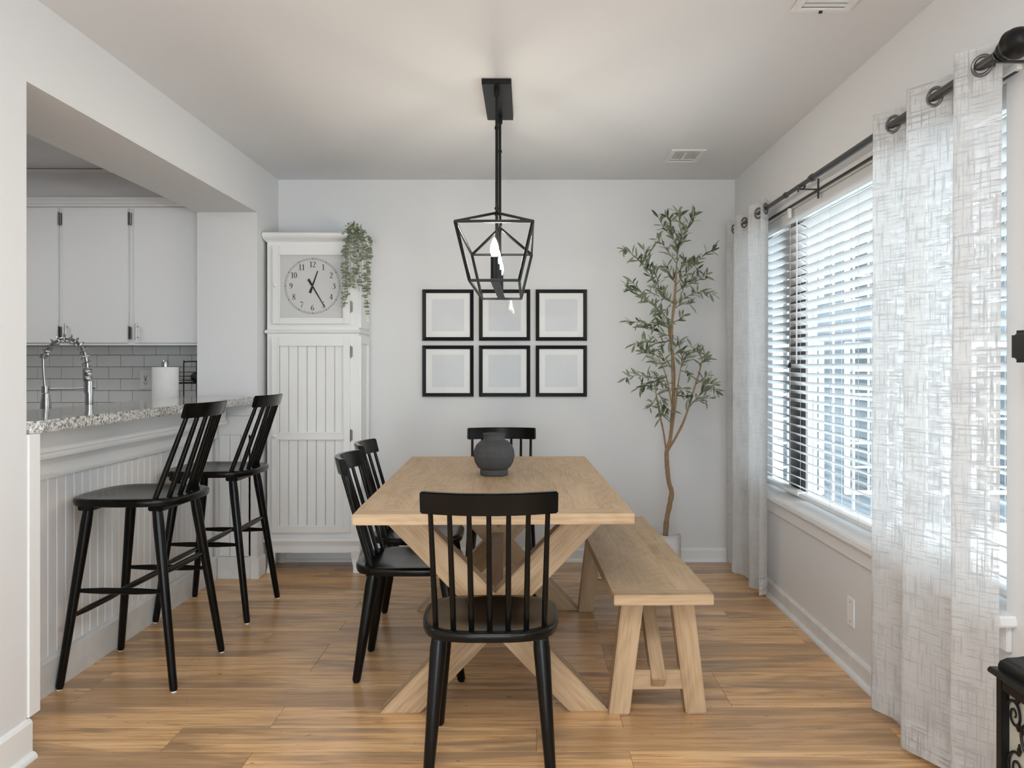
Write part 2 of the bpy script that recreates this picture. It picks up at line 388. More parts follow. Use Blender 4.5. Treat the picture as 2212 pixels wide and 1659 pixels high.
# right wall with window
WY0, WY1, WZ0, WZ1 = 2.37, 4.98, 0.55, 2.04
TH = 0.15
VY0, VY1, VZ0, VZ1 = -2.1, 0.2, 0.85, 2.06  # opening for an unseen window added to bring in side fill
rw = MB().box(WR, WR+TH, REAR, VY0, -0.004, CZ).box(WR, WR+TH, VY1, WY0, -0.004, CZ).box(WR, WR+TH, VY0, VY1, -0.004, VZ0).box(WR, WR+TH, VY0, VY1, VZ1, CZ).box(WR, WR+TH, WY1, WB, -0.004, CZ).box(WR, WR+TH, WY0, WY1, -0.004, WZ0).box(WR, WR+TH, WY0, WY1, WZ1, CZ)
struct('wall_right', rw, M['wall'], 'white right wall around the wide window', 'wall')
w2 = struct('added_window', MB().box(WR+0.06, WR+0.12, VY0, VY0+0.05, VZ0, VZ1).box(WR+0.06, WR+0.12, VY1-0.05, VY1, VZ0, VZ1).box(WR+0.06, WR+0.12, VY0+0.05, VY1-0.05, VZ0, VZ0+0.05).box(WR+0.06, WR+0.12, VY0+0.05, VY1-0.05, VZ1-0.05, VZ1).box(WR+0.07, WR+0.11, -0.98, -0.92, VZ0+0.05, VZ1-0.05),
            M['trim'], 'added white framed living room window beside the viewer', 'window')
MB().box(WR+0.088, WR+0.092, VY0+0.05, -0.98, VZ0+0.05, VZ1-0.05).build('pane', M['wglass'], w2)
MB().box(WR+0.088, WR+0.092, -0.92, VY1-0.05, VZ0+0.05, VZ1-0.05).build('pane', M['wglass'], w2)
# rear wall behind the camera, patio door opening added to let fill light in
PX0, PX1, PZ1 = -1.42, 1.14, 2.12
struct('wall_rear', MB().box(KI, PX0, REAR-0.1, REAR, -0.004, CZ).box(PX1, WR+TH, REAR-0.1, REAR, -0.004, CZ).box(PX0, PX1, REAR-0.1, REAR, PZ1, CZ),
       M['wall'], 'white wall around the added patio door behind the viewer', 'wall')
pd = struct('added_door', MB().box(PX0, PX0+0.06, REAR-0.08, REAR-0.02, 0, PZ1).box(PX1-0.06, PX1, REAR-0.08, REAR-0.02, 0, PZ1).box(PX0+0.06, PX1-0.06, REAR-0.08, REAR-0.02, PZ1-0.06, PZ1)
       .box(-0.17, -0.11, REAR-0.08, REAR-0.02, 0, PZ1-0.06).box(PX0+0.06, PX1-0.06, REAR-0.08, REAR-0.02, 0, 0.08), M['trim'], 'added white framed sliding glass patio door behind the viewer', 'door')
MB().box(PX0+0.06, -0.17, REAR-0.055, REAR-0.05, 0.08, PZ1-0.06).build('pane', M['wglass'], pd)
MB().box(-0.11, PX1-0.06, REAR-0.055, REAR-0.05, 0.08, PZ1-0.06).build('pane', M['wglass'], pd)
# kitchen shell
struct('wall_kitchen_left', MB().box(-4.4, -4.3, 1.2, WB, -0.004, CZ), M['wall'], 'white far kitchen wall', 'wall')
struct('wall_kitchen_front', MB().box(-4.4, KI, 1.1, 1.2, -0.004, CZ), M['wall'], 'white near kitchen wall', 'wall')

# floor planks: laid along X, every plank a piece
PW = 0.18
row = 0; y = WB-0.002
plank_mesh = {}
def plank(xa, xb, ya, yb):
    key = (round(xb-xa, 3), round(yb-ya, 3))
    if key not in plank_mesh:
        me = MB().box(-key[0]/2+0.0005, key[0]/2-0.0005, -key[1]/2+0.0005, key[1]/2-0.0005, -0.004, 0).mesh('plank', bevel=0.0007, seg=1); me.materials.append(M['floor']); plank_mesh[key] = me
    o = bpy.data.objects.new('plank', plank_mesh[key]); col.objects.link(o); o.parent = floor
    o.location = ((xa+xb)/2, (ya+yb)/2, 0)
while y > 1.5:
    x = -1.86-random.choice((0.25, 0.55, 0.8, 1.05)); L_ = 1.22
    while x < WR:
        a = max(x, -1.86); b = min(x+L_, WR)
        if b-a > 0.02: plank(a, b, y-PW, y)
        x += L_
    y -= PW

# baseboards
def molding(name, axis, a, b, pos, side, h=0.09, t=0.014, shoe=True, m='trim', label='', z0=0.0):
    """axis: the run direction; side: +1/-1 into the room"""
    prof = [(0, 0), (t, 0), (t, h-0.012), (t*0.55, h-0.003), (0, h)]
    def q(u, z): return (pos+side*u, z+z0)
    mb = MB()
    poly = [q(u, z) for u, z in prof]
    if axis == 'y': mb.prism(poly, 'y', a, b)
    else: mb.prism(poly, 'x', a, b)
    o = struct(name, mb, M[m], label, 'baseboard')
    if shoe:
        sp = [q(t, 0)]+[q(t+0.017*math.cos(k*PI/10), 0.02*math.sin(k*PI/10)) for k in range(6)]
        (MB().prism(sp, 'y', a, b) if axis == 'y' else MB().prism(sp, 'x', a, b)).build('shoe_molding', M['worn'] if m == 'worn' else M['trim'], o)
    return o
molding('baseboard_back', 'x', WL, WR, WB, -1, h=0.085, label='white baseboard along the back wall')
molding('baseboard_right', 'y', 0.2, WB-0.035, WR, -1, h=0.085, m='worn', label='scuffed white baseboard below the window')
molding('baseboard_left', 'y', 0.2, 2.735, WL, 1, h=0.125, label='white baseboard on the near left wall')

# ------------------------------------------------------------------ half wall and bar
hw = struct('wall_half', MB().box(KI, HWX-0.012, OPN0+0.002, OPN1, -0.003, 1.03), M['wall'], 'white beadboard half wall under the bar', 'wall')
bw = 0.0635; yy = OPN0+0.05; n = 0
bead_me = None
while yy+bw < OPN1:
    if bead_me is None:
        bead_me = MB().box(0, 0.012, 0.0016, bw-0.0016, 0.10, 0.84).mesh('beadboard_strip', bevel=0.003, seg=1); bead_me.materials.append(M['bead'])
    o = bpy.data.objects.new('beadboard_strip', bead_me); col.objects.link(o); o.parent = hw; o.location = (HWX-0.012, yy, 0)
    yy += bw
molding('baseboard_half_wall', 'y', OPN0+0.06, OPN1-0.002, HWX, 1, h=0.135, t=0.018, shoe=False, m='worn', label='scuffed white baseboard of the bar half wall')
tr = struct('trim_1', MB().box(HWX-0.002, HWX+0.016, OPN0+0.06, OPN1-0.002, 0.825, 0.93), M['trim'], 'white rail board above the beadboard', 'trim')
MB().prism([(HWX+0.016, 0.825), (HWX+0.022, 0.822), (HWX+0.024, 0.832), (HWX+0.016, 0.84)], 'y', OPN0+0.06, OPN1-0.002).build('bead_molding', M['trim'], tr)
tr = struct('trim_2', MB().box(HWX-0.002, -1.755, OPN0+0.06, OPN1-0.07, 0.915, 1.0305), M['trim'], 'white fascia box below the granite bar', 'trim', bevel=0.003)
MB().prism([(-1.755, 0.915), (-1.747, 0.911), (-1.744, 0.921), (-1.747, 0.93), (-1.755, 0.934)], 'y', OPN0+0.06, OPN1-0.068).build('bead_molding', M['trim'], tr)
# corner board at the near end of the opening
struct('trim_3', MB().box(WL-0.035, WL+0.006, OPN0+0.004, OPN0+0.068, 0.127, 1.03), M['trim'], 'narrow white corner board below the bar end', 'trim', bevel=0.002)
struct('trim_4', MB().box(HWX-0.002, WL-0.035, OPN0+0.003, OPN0+0.055, 0.0, 1.03), M['trim'], 'white end board behind the corner board', 'trim')
# far return facing the viewer
rt = struct('trim_5', MB().box(HWX+0.002, WL-0.001, OPN1-0.012, OPN1+0.002, 0.0, 1.03), M['trim'], 'white beadboard return at the far end of the bar', 'trim')
x = HWX+0.028
k = 0
while x < WL-0.045:
    MB().box(x, min(x+bw-0.003, WL-0.01), OPN1-0.022, OPN1-0.012, 0.13, 0.845).build('beadboard_strip', M['bead'], rt, bevel=0.003, seg=1); x += bw
MB().box(HWX+0.026, WL-0.002, OPN1-0.026, OPN1-0.012, 0.845, 0.955).build('rail_board', M['trim'], rt, bevel=0.002)
MB().box(HWX+0.026, WL-0.002, OPN1-0.024, OPN1-0.012, 0.957, 1.03).build('rail_board', M['trim'], rt, bevel=0.002)
MB().box(HWX+0.02, WL-0.03, OPN1-0.03, OPN1-0.012, 0.0, 0.128).build('base_board', M['worn'], rt, bevel=0.003)
MB().box(WL-0.045, WL+0.004, OPN1-0.022, OPN1-0.002, 0.1, 1.03).build('corner_board', M['trim'], rt, bevel=0.002)
MB().prism([(WL-0.03, OPN1-0.035), (WL+0.02, OPN1-0.035), (WL+0.02, OPN1+0.10), (WL-0.002, OPN1+0.10), (WL-0.002, OPN1-0.002), (WL-0.03, OPN1-0.002)], 'z', 0, 0.12).build('corner_base', M['trim'], rt, bevel=0.003)

# granite bar top, front corner rounded
g = MB(); z0, z1 = 1.031, 1.071
x0, x1, y0, y1 = -2.02, WL+0.018, OPN0+0.004, OPN1-0.004
pts = [(x0, y0)]
R_ = 0.07
pts += [(x1-R_+R_*math.sin(a*PI/16), y0+R_-R_*math.cos(a*PI/16)) for a in range(9)]
pts += [(x1, y1), (x0, y1)]
g.prism(pts, 'z', z0, z1)
tag(g.build('bar_counter', M['granite'], None, bevel=0.005), 'polished speckled granite bar top on the half wall', 'countertop')

# ------------------------------------------------------------------ kitchen
kb = Thing('base_cabinet', (-3.0, 5.16, 0), 'white base cabinet under the kitchen back counter', 'cabinet')
kb.part('body', MB().box(-4.29, KI-0.03, 4.90, WB-0.002, 0.0, 0.875), M['cab'])
tag(MB().box(-4.29, KI-0.003, 4.86, WB-0.003, 0.876, 0.915).build('kitchen_counter', M['granite'], None, bevel=0.004), 'granite counter below the tiled kitchen wall', 'countertop')
sb = Thing('sink_cabinet', (-2.28, 3.6, 0), 'white sink cabinet behind the bar half wall', 'cabinet')
sb.part('body', MB().box(-2.58, KI-0.004, OPN0+0.02, 4.84, 0.0, 0.875), M['cab'])
tag(MB().box(-2.61, KI-0.003, OPN0+0.02, 4.858, 0.876, 0.915).build('sink_counter', M['granite'], None, bevel=0.004), 'granite sink counter hidden behind the bar', 'countertop')

# subway tiles, each a piece of the back wall
bs = tag(MB().box(-4.29, KI, WB-0.004, WB-0.0005, 0.916, 1.378).build('tile_backsplash', M['grout'], None), 'white subway tile backsplash with dark grout', 'backsplash', None, 'structure')
tile_me = {}
def tile(xa, xb, za, zb):
    key = (round(xb-xa, 3), round(zb-za, 3))
    if key not in tile_me:
        me = MB().box(-key[0]/2, key[0]/2, -0.007, 0, -key[1]/2, key[1]/2).mesh('tile', bevel=0.0012, seg=1); me.materials.append(M['tile']); tile_me[key] = me
    o = bpy.data.objects.new('tile', tile_me[key]); col.objects.link(o); o.parent = bs
    o.location = ((xa+xb)/2, WB-0.0035, (za+zb)/2)
tw, thh, gr = 0.1515, 0.0757, 0.0028
zt = 1.376; r_ = 0
xoff = (262-HX)/337.7
while zt > 0.93:
    hh = 0.058 if r_ == 0 else thh
    zb = zt-hh
    x = xoff-9*(tw)+(0 if r_ % 2 else tw/2)
    while x < KI-0.003:
        a, b = max(x, -3.5), min(x+tw, KI-0.001)
        if b-a > 0.02: tile(a+gr/2, b-gr/2, max(zb, 0.918)+gr/2, zt-gr/2)
        x += tw
    zt = zb; r_ += 1

# wall cabinets with slab doors
CF = 5.17
uc = Thing('wall_cabinet', (-3.0, CF+0.15, 1.378), 'white kitchen wall cabinet with three slab doors above the tiles', 'cabinet')
def kx(x): return (x-HX)*CF/F
def kz(y): return CZ_(y)
def CZ_(y): return CAMZ-(y-HY)*CF/F
uc.part('body', MB().box(kx(-60), KI-0.004, CF+0.001, WB-0.006, 1.378, kz(445)), M['cab'])
uc.part('bottom_rail', MB().box(kx(-60), KI-0.004, CF-0.004, CF+0.02, 1.372, 1.386), M['cab'], bevel=0.002)
for i, (xa, xb) in enumerate(((-55, 128), (137, 279), (291, 440))):
    xr = min(kx(xb), KI-0.012)
    d = uc.part('door', MB().box(kx(xa), xr, CF-0.014, CF, kz(741), kz(449)), M['cab'], bevel=0.003)
    hb = MB()
    if i > 0:
        hx = kx(150 if i == 1 else 301)
        hb.tube([(hx, CF-0.047, kz(737 if i == 1 else 735)), (hx, CF-0.047, kz(700))], 0.0055, 10)
        hb.tube([(hx, CF-0.047, kz(706)), (hx, CF-0.019, kz(706))], 0.004, 8).tube([(hx, CF-0.047, kz(729)), (hx, CF-0.019, kz(729))], 0.004, 8)
        uc.part('handle', hb, M['steel'], smooth=True, parent=d, label='brushed steel bar handle')
    for ys in ((460, 486), (706, 732)):
        if i < 2:
            hx = kx(xb)+0.007
            hg = MB().box(hx-0.006, hx+0.008, CF-0.011, CF+0.002, kz(ys[1]), kz(ys[0])).tube([(hx-0.004, CF-0.016, kz(ys[1])-0.004), (hx-0.004, CF-0.016, kz(ys[0])+0.004)], 0.004, 8)
            uc.part('hinge', hg, M['ring'], parent=d, bevel=0.002, label='ornate pewter hinge')
cr = [(CF+0.01, kz(447)), (CF-0.012, kz(447)), (CF-0.012, kz(443)), (CF-0.02, kz(440)), (CF-0.02, kz(436)), (CF-0.03, kz(432)), (CF-0.03, kz(428)), (CF+0.01, kz(428))]
uc.part('crown_molding', MB().prism(cr, 'x', kx(-60), KI-0.004), M['trim'])
struct('wall_soffit', MB().box(-4.29, KI-0.002, CF+0.012, WB-0.002, kz(427.5), CZ-0.002), M['wall'], 'white soffit above the kitchen wall cabinets', 'wall')
struct('trim_6', MB().box(-4.29, KI-0.002, CF-0.006, CF+0.012, CZ-0.022, CZ-0.004), M['trim'], 'thin white trim where kitchen soffit meets ceiling', 'trim')

# electrical outlet on the tiles
p0 = at(303, 840, WB-0.012); p1 = at(328, 800, WB-0.012)
ot = Thing('electrical_outlet', ((p0.x+p1.x)/2, WB-0.011, p0.z), 'white electrical outlet on the kitchen tiles', 'outlet')
ot.part('cover_plate', MB().box(p0.x, p1.x, WB-0.017, WB-0.0108, p0.z, p1.z), M['plast'], bevel=0.002)
cx = (p0.x+p1.x)/2; cz = (p0.z+p1.z)/2
ot.part('receptacle', MB().box(cx-0.017, cx+0.017, WB-0.020, WB-0.0169, cz-0.034, cz+0.034), M['plast'], bevel=0.001)
for dx, dz, sx, sz in ((-.007, .02, .0015, .005), (.007, .02, .0015, .005), (-.007, -.02, .0015, .005), (.007, -.02, .0015, .005), (0, .011, .003, .003), (0, -.029, .003, .003), (0, .004, .006, .0025), (0, -.004, .006, .0025)):
    ot.part('slot', MB().box(cx+dx-sx, cx+dx+sx, WB-0.0207, WB-0.0199, cz+dz-sz, cz+dz+sz), M['print'])

# spring faucet
FD = 4.12
fb = at(197, 884, FD); fxl = at(97, 884, FD)
fc = Thing('kitchen_faucet', (fb.x, FD, 0.915), 'brushed steel spring-neck faucet behind the bar', 'faucet')
def fp(x, y): return at(x, y, FD)
post = MB().lathe([(0.03, 0.916), (0.03, 0.935), (0.019, 0.945), (0.019, fp(0, 848).z)], (fp(193, 0).x, FD, 0), 20)
fc.part('post', post, M['steel'], smooth=True)
fc.part('collar', MB().lathe([(0.0225, fp(0, 848).z), (0.0225, fp(0, 823).z)], (fp(192, 0).x, FD, 0), 20), M['steel'], bevel=0.001, smooth=True)
fc.part('clamp_knob', MB().tube([fp(201, 839), fp(206, 839)], 0.005, 10), M['steel'], smooth=True)
neck = smoothpts([fp(190, 822), fp(189, 800), fp(187, 780), fp(181, 757), fp(169, 742), fp(154, 733), fp(138, 731), fp(122, 737), fp(107, 749), fp(98, 761), fp(94, 767)], 6)
fc.part('neck', MB().tube(neck, 0.0075, 12), M['steel'], smooth=True)
# spring coil wound around the neck
coil = []; N = 420
cum = [0]
for i in range(1, len(neck)): cum.append(cum[-1]+(neck[i]-neck[i-1]).length)
def along(s):
    for i in range(1, len(neck)):
        if s <= cum[i] or i == len(neck)-1:
            t = (s-cum[i-1])/(cum[i]-cum[i-1]); return neck[i-1].lerp(neck[i], t), (neck[i]-neck[i-1]).normalized()
ph = 0
for i in range(N+1):
    s = cum[-1]*i/N; p, t = along(s)
    u = Vector((0, 1, 0)); v = t.cross(u).normalized()
    turns = 26 if s < 0.13*cum[-1]*1.1 else 9.5
    if i: ph += 2*PI*(cum[-1]/N)/(0.0068 if s < cum[-1]*0.15 else 0.0285)
    coil.append(p+(u*math.cos(ph)+v*math.sin(ph))*0.0195)
fc.part('spring', MB().tube(coil, 0.0034, 6), M['steel'], smooth=True)
fc.part('end_cap', MB().tube([fp(95, 764), fp(92, 773)], 0.017, 14), M['steel'], smooth=True)
fc.part('hose', MB().tube(smoothpts([fp(93, 772), fp(94, 800), fp(97, 835)], 5), 0.0065, 10), M['steel'], smooth=True)
fc.part('docking_arm', MB().tube([fp(103, 841), fp(188, 839)], 0.0045, 10), M['steel'], smooth=True)
fc.part('docking_ring', MB().lathe([(0.017, fp(0, 849).z), (0.017, fp(0, 834).z)], (fp(98, 0).x, FD, 0), 16), M['steel'], bevel=0.001, smooth=True)
fc.part('spray_head', MB().lathe([(0.025, fp(0, 886).z), (0.024, fp(0, 872).z), (0.017, fp(0, 850).z)], (fp(99, 0).x, FD, 0), 18), M['steel'], smooth=True)

# paper towel on a stand
TD = 5.0
tp = at(357, 793, TD)
pt = Thing('paper_towel_roll', (tp.x, TD, 0.915), 'white paper towel roll on a steel stand', 'paper towel')
pt.part('stand_base', MB().lathe([(0.07, 0.916), (0.07, 0.928)], (tp.x, TD, 0), 28), M['steel'], bevel=0.002, smooth=True)
pt.part('roll', MB().lathe([(0.072, 0.93), (0.073, 0.94), (0.073, tp.z-0.004), (0.071, tp.z), (0.02, tp.z), (0.02, tp.z-0.02)], (tp.x, TD, 0), 32), M['towel'], smooth=True)
kn = at(356, 777, TD)
pt.part('stand_knob', MB().lathe([(0.009, 0.93), (0.009, tp.z), (0.0185, tp.z+0.001), (0.019, kn.z-0.014), (0.014, kn.z-0.003), (0.004, kn.z)], (tp.x-0.002, TD, 0), 18), M['steel'], smooth=True)

# black wire rack with fruit
RD = 5.12
def rp(x, y, D=RD): return at(x, y, D)
rk = Thing('wire_rack', (-2.03, 5.24, 0.915), 'black wire tier rack beside the paper towel', 'rack')
xl = rp(397, 0).x; xr = KI-0.012
for D in (RD, RD+0.2):
    zt = rp(0, 781).z
    rk.part('frame', MB().tube(smoothpts([(xl, D, 0.916), (xl, D, zt-0.02), (xl+0.004, D, zt-0.006), (xl+0.02, D, zt), (xr-0.02, D, zt), (xr-0.004, D, zt-0.006), (xr, D, zt-0.02), (xr, D, 0.916)], 4), 0.004, 8), M['blackm'], smooth=True)
for y in (804, 813, 822):
    z = rp(0, y).z
    rk.part('wire', MB().tube([(xl-0.035, RD, z), (xr, RD, z), (xr, RD+0.2, z), (xl-0.035, RD+0.2, z), (xl-0.035, RD, z)], 0.002, 6), M['blackm'])
rk.part('shelf', MB().box(xl-0.03, xr, RD, RD+0.2, rp(0, 829).z, rp(0, 826).z), M['blackm'])
for i, (dx, r) in enumerate(((0.055, 0.033), (0.07, 0.030))):
    fz = rp(0, 826).z
    tag(MB().lathe([(r*math.sin(a*PI/10)+0.0005, fz+r*0.92*(1-math.cos(a*PI/10))) for a in range(11)], (xl+dx+0.01*i, RD+0.05+0.07*i, 0), 16).build('fruit', M['fruit'], None, smooth=True),
        ('dark round fruit at the front of the wire rack', 'dark round fruit deeper in the wire rack')[i], 'fruit', 'fruit in the wire rack')

# ------------------------------------------------------------------ clock cabinet
CD = 5.17; CL, CR_ = -1.573, -1.02
def cx_(x): return (x-HX)*CD/F
def cz_(y): return CAMZ-(y-HY)*CD/F
CBK = WB-0.012
cc = Thing('clock_cabinet', ((CL+CR_)/2, (CD+CBK)/2, 0), 'tall white cabinet with clock face door and beadboard lower door', 'cabinet')
cc.part('body', MB().box(CL, CR_, CD, CBK, 0.16, 2.0), M['cab'], bevel=0.002)
# crown with rounded profile
def crown(zs, proj):
    mb = MB(); rings = []
    for z, p in zip(zs, proj):
        rings.append([(CL-min(p, 0.018), CD-p, z), (CR_+p, CD-p, z), (CR_+p, CBK, z), (CL-min(p, 0.018), CBK, z)])
    return mb.loft(rings)
zc = [cz_(523), cz_(520), cz_(517), cz_(513), cz_(509), cz_(505), cz_(503)]
cc.part('crown', crown(zc, [0.004, 0.012, 0.03, 0.045, 0.05, 0.047, 0.036]), M['cab'], smooth=True)
cc.part('waist_molding', crown([cz_(721), cz_(719), cz_(716.5), cz_(714), cz_(712)], [0.003, 0.011, 0.014, 0.011, 0.003]), M['cab'], smooth=True)
cc.part('base_molding', crown([cz_(1180), cz_(1176), cz_(1168), cz_(1163), cz_(1160)], [0.004, 0.006, 0.018, 0.014, 0.003]), M['cab'], smooth=True)
cc.part('skirt', MB().box(CL+0.03, CR_-0.03, CD-0.004, CD+0.018, 0.12, 0.17).box(CR_-0.02, CR_+0.003, CD+0.03, CBK-0.03, 0.12, 0.17), M['cab'], bevel=0.003)
for sx, X in ((1, CL), (-1, CR_)):
    for sy, Y in ((1, CD), (-1, CBK)):
        rings = []
        for z, o_, wd in ((0.175, -0.004, 0.062), (0.13, -0.006, 0.055), (0.08, 0.004, 0.04), (0.03, 0.0, 0.034), (0.0, -0.006, 0.040)):
            xa = X+sx*o_; ya = Y+sy*o_
            rings.append([(xa, ya, z), (xa+sx*wd, ya, z), (xa+sx*wd, ya+sy*wd, z), (xa, ya+sy*wd, z)])
        cc.part('leg', MB().loft(rings), M['cab'], bevel=0.002)
# right side framed panel
sp = MB()
def side_frame(z0, z1, name):
    mb = MB(); ya, yb = CD+0.05, CBK-0.04
    t = 0.012
    for a in ((CD+0.012, ya, z0, z1), (yb, CBK, z0, z1), (ya, yb, z0, z0+0.05), (ya, yb, z1-0.05, z1)):
        mb.box(CR_-0.002, CR_+t, a[0], a[1], a[2], a[3])
    cc.part(name, mb, M['cab'], bevel=0.002)
side_frame(0.20, 0.60, 'side_panel'); side_frame(0.60, cz_(725), 'side_panel'); side_frame(cz_(708), cz_(525), 'side_panel')
# doors: stiles and rails proud of the body
def door(x0, x1, y0, y1, openings, name):
    X0, X1, Z0, Z1 = cx_(x0), cx_(x1), cz_(y1), cz_(y0)
    mb = MB(); f = CD-0.021
    xs0, xs1 = cx_(openings[0][0]), cx_(openings[0][1])
    mb.box(X0, xs0, f, CD-0.001, Z0, Z1); mb.box(xs1, X1, f, CD-0.001, Z0, Z1)
    zs = [Z1]
    for o in openings: zs += [cz_(o[2]), cz_(o[3])]
    zs.append(Z0)
    for i in range(0, len(zs), 2): mb.box(xs0, xs1, f, CD-0.001, zs[i+1], zs[i])
    d = cc.part(name, mb, M['cab'], bevel=0.003)
    for o in openings:
        a, b, t, u = cx_(o[0]), cx_(o[1]), cz_(o[2]), cz_(o[3]); w_ = 0.011
        bead = MB()
        for (p, q) in (((a, u), (b, u)), ((b, u), (b, t)), ((b, t), (a, t)), ((a, t), (a, u))):
            bead.bar((p[0], CD-0.018, p[1]), (q[0], CD-0.018, q[1]), 0.011, 0.011, (0, 1, 0))
        cc.part('bead_molding', bead, M['cab'], bevel=0.003, parent=d)
    return d
d1 = door(590, 757, 533, 700, [(605, 744, 550, 689)], 'upper_door')
d2 = door(588, 757, 729, 1150, [(603, 744, 746, 935), (603, 744, 948, 1136)], 'lower_door')
for (t, u) in ((746, 935), (948, 1136)):
    a, b = cx_(604), cx_(743); nb = 7; sw = (b-a)/nb
    for k in range(nb):
        cc.part('beadboard_strip', MB().box(a+k*sw+0.0022, a+(k+1)*sw-0.0022, CD-0.009, CD-0.001, cz_(u), cz_(t)), M['cab'], bevel=0.003, parent=d2, seg=1)
        if k:
            cc.part('bead', MB().box(a+k*sw-0.0010, a+k*sw+0.0010, CD-0.007, CD-0.001, cz_(u), cz_(t)), M['cab'], parent=d2)
for dd, (x, y) in ((d1, (598, 617)), (d2, (596, 941))):
    c = (cx_(x), CD, cz_(y))
    cc.part('knob', MB().lathe([(0.005, -0.021), (0.006, -0.03), (0.012, -0.036), (0.012, -0.042), (0.007, -0.047), (0.001, -0.048)], c, 16, 'y'), M['cab'], smooth=True, parent=dd)
for dd, ys in ((d1, (663,)), (d2, (760, 940))):
    for y in ys:
        hx = cx_(757)+0.005
        cc.part('hinge', MB().box(hx-0.002, hx+0.008, CD-0.006, CD+0.001, cz_(y+11), cz_(y-11)).tube([(hx, CD-0.012, cz_(y+13)), (hx, CD-0.012, cz_(y-13))], 0.004, 8), M['ring'], bevel=0.001, parent=dd, label='small pewter hinge')
# dial with printed ring, numerals and hands
dy = CD-0.004
cc.part('dial', MB().box(cx_(604), cx_(745), dy, CD-0.001, cz_(690), cz_(549)), M['dial'], parent=d1)
ox, oz = cx_(675.5), cz_(618); RR = 60*CD/F
def ringmesh(r0, r1, n=96):
    mb = MB(); vs = []; fs = []
    for k in range(n):
        a = 2*PI*k/n
        vs += [(ox+r0*math.sin(a), dy-0.0006, oz+r0*math.cos(a)), (ox+r1*math.sin(a), dy-0.0006, oz+r1*math.cos(a))]
    for k in range(n):
        j = (k+1) % n; fs.append((2*k, 2*j, 2*j+1, 2*k+1))
    return mb.add(vs, fs)
cc.part('minute_ring', ringmesh(RR-0.0009, RR+0.0006), M['print'], parent=d1)
cc.part('minute_ring', ringmesh(RR-0.0082, RR-0.0070), M['print'], parent=d1)
tk = MB()
for k in range(60):
    a = 2*PI*k/60; big = k % 5 == 0; wd = 0.0028 if big else 0.0006
    u = Vector((math.sin(a), 0, math.cos(a))); v = Vector((math.cos(a), 0, -math.sin(a))); c = Vector((ox, dy-0.0008, oz))
    w2 = wd*(0.35 if big else 1)
    tk.add([c+u*(RR-0.008)-v*w2, c+u*(RR-0.008)+v*w2, c+u*RR+v*wd, c+u*RR-v*wd], [(0, 1, 2, 3)])
cc.part('minute_marks', tk, M['print'], parent=d1)
DIG = {
 '1': [[(.08, .84, .05), (.28, 1, .06)], [(.29, 1, .12), (.29, .03, .12)], [(.10, .02, .045), (.48, .02, .045)]],
 '2': [[(.06, .74, .07), (.1, .9, .05), (.27, .99, .05), (.44, .88, .1), (.46, .7, .12), (.33, .42, .08), (.05, .04, .05)], [(.05, .04, .08), (.47, .04, .09), (.54, .18, .04)]],
 '3': [[(.06, .82, .05), (.25, .99, .05), (.42, .84, .1), (.37, .64, .08), (.2, .54, .04)], [(.2, .54, .04), (.42, .44, .09), (.47, .25, .12), (.32, .03, .06), (.12, .01, .05), (.04, .08, .09)]],
 '4': [[(.38, 1, .05), (.03, .3, .05)], [(.03, .29, .07), (.54, .29, .07)], [(.38, 1, .11), (.38, 0, .11)]],
 '5': [[(.49, .96, .08), (.16, .96, .08)], [(.16, .96, .04), (.1, .58, .04)], [(.1, .58, .04), (.32, .56, .08), (.47, .34, .12), (.38, .08, .08), (.18, .01, .05), (.04, .06, .09)]],
 '6': [[(.46, .98, .04), (.22, .82, .08), (.07, .5, .11), (.07, .25, .12), (.18, .04, .06), (.3, .01, .05), (.44, .14, .09), (.47, .3, .11), (.38, .5, .07), (.24, .54, .04), (.09, .42, .04)]],
 '7': [[(.04, .84, .05), (.08, .96, .08)], [(.06, .96, .08), (.5, .96, .08)], [(.5, .96, .05), (.2, 0, .09)]],
 '8': [[(.27, .99, .05), (.43, .88, .08), (.42, .7, .07), (.27, .55, .09), (.1, .4, .07), (.05, .2, .09), (.15, .03, .06), (.28, .01, .05), (.44, .08, .08), (.47, .25, .1), (.38, .42, .09), (.27, .52, .1), (.12, .66, .1), (.09, .82, .08), (.14, .95, .05), (.27, .99, .05)]],
 '0': [[(.27, .99, .05), (.42, .85, .09), (.48, .5, .12), (.42, .15, .09), (.27, .01, .05), (.12, .15, .09), (.06, .5, .12), (.12, .85, .09), (.27, .99, .05)]],
}
DIG['9'] = [[(.54-a, 1-b, c) for a, b, c in DIG['6'][0]]]
def glyphs(text, cxp, czp, h, yy):
    mb = MB(); adv = 0.55; tot = adv*len(text)
    for i, ch in enumerate(text):
        for st in DIG[ch]:
            pts = smoothpts([(a, b, c) for a, b, c in st], 6) if len(st) > 3 else [Vector(p) for p in st]
            ring = []
            for j, p in enumerate(pts):
                q0 = pts[max(j-1, 0)]; q1 = pts[min(j+1, len(pts)-1)]
                d = Vector((q1.x-q0.x, q1.y-q0.y)); d = d.normalized() if d.length else Vector((1, 0)); nrm = Vector((-d.y, d.x))*p.z*0.62
                ring.append((Vector((p.x, p.y))+nrm, Vector((p.x, p.y))-nrm))
            vs = []; fs = []
            for j, (a, b) in enumerate(ring):
                for q in (a, b): vs.append((cxp+(q.x+i*adv-tot/2)*h, yy, czp+(q.y-0.5)*h))
                if j: fs.append((2*j-2, 2*j-1, 2*j+1, 2*j))
            mb.add(vs, fs)
    return mb
for k in range(1, 13):
    a = 2*PI*k/12; r = RR*0.775
    cc.part('numeral', glyphs(str(k), ox+r*math.sin(a), oz+r*math.cos(a), 0.034, dy-0.0009), M['print'], parent=d1)
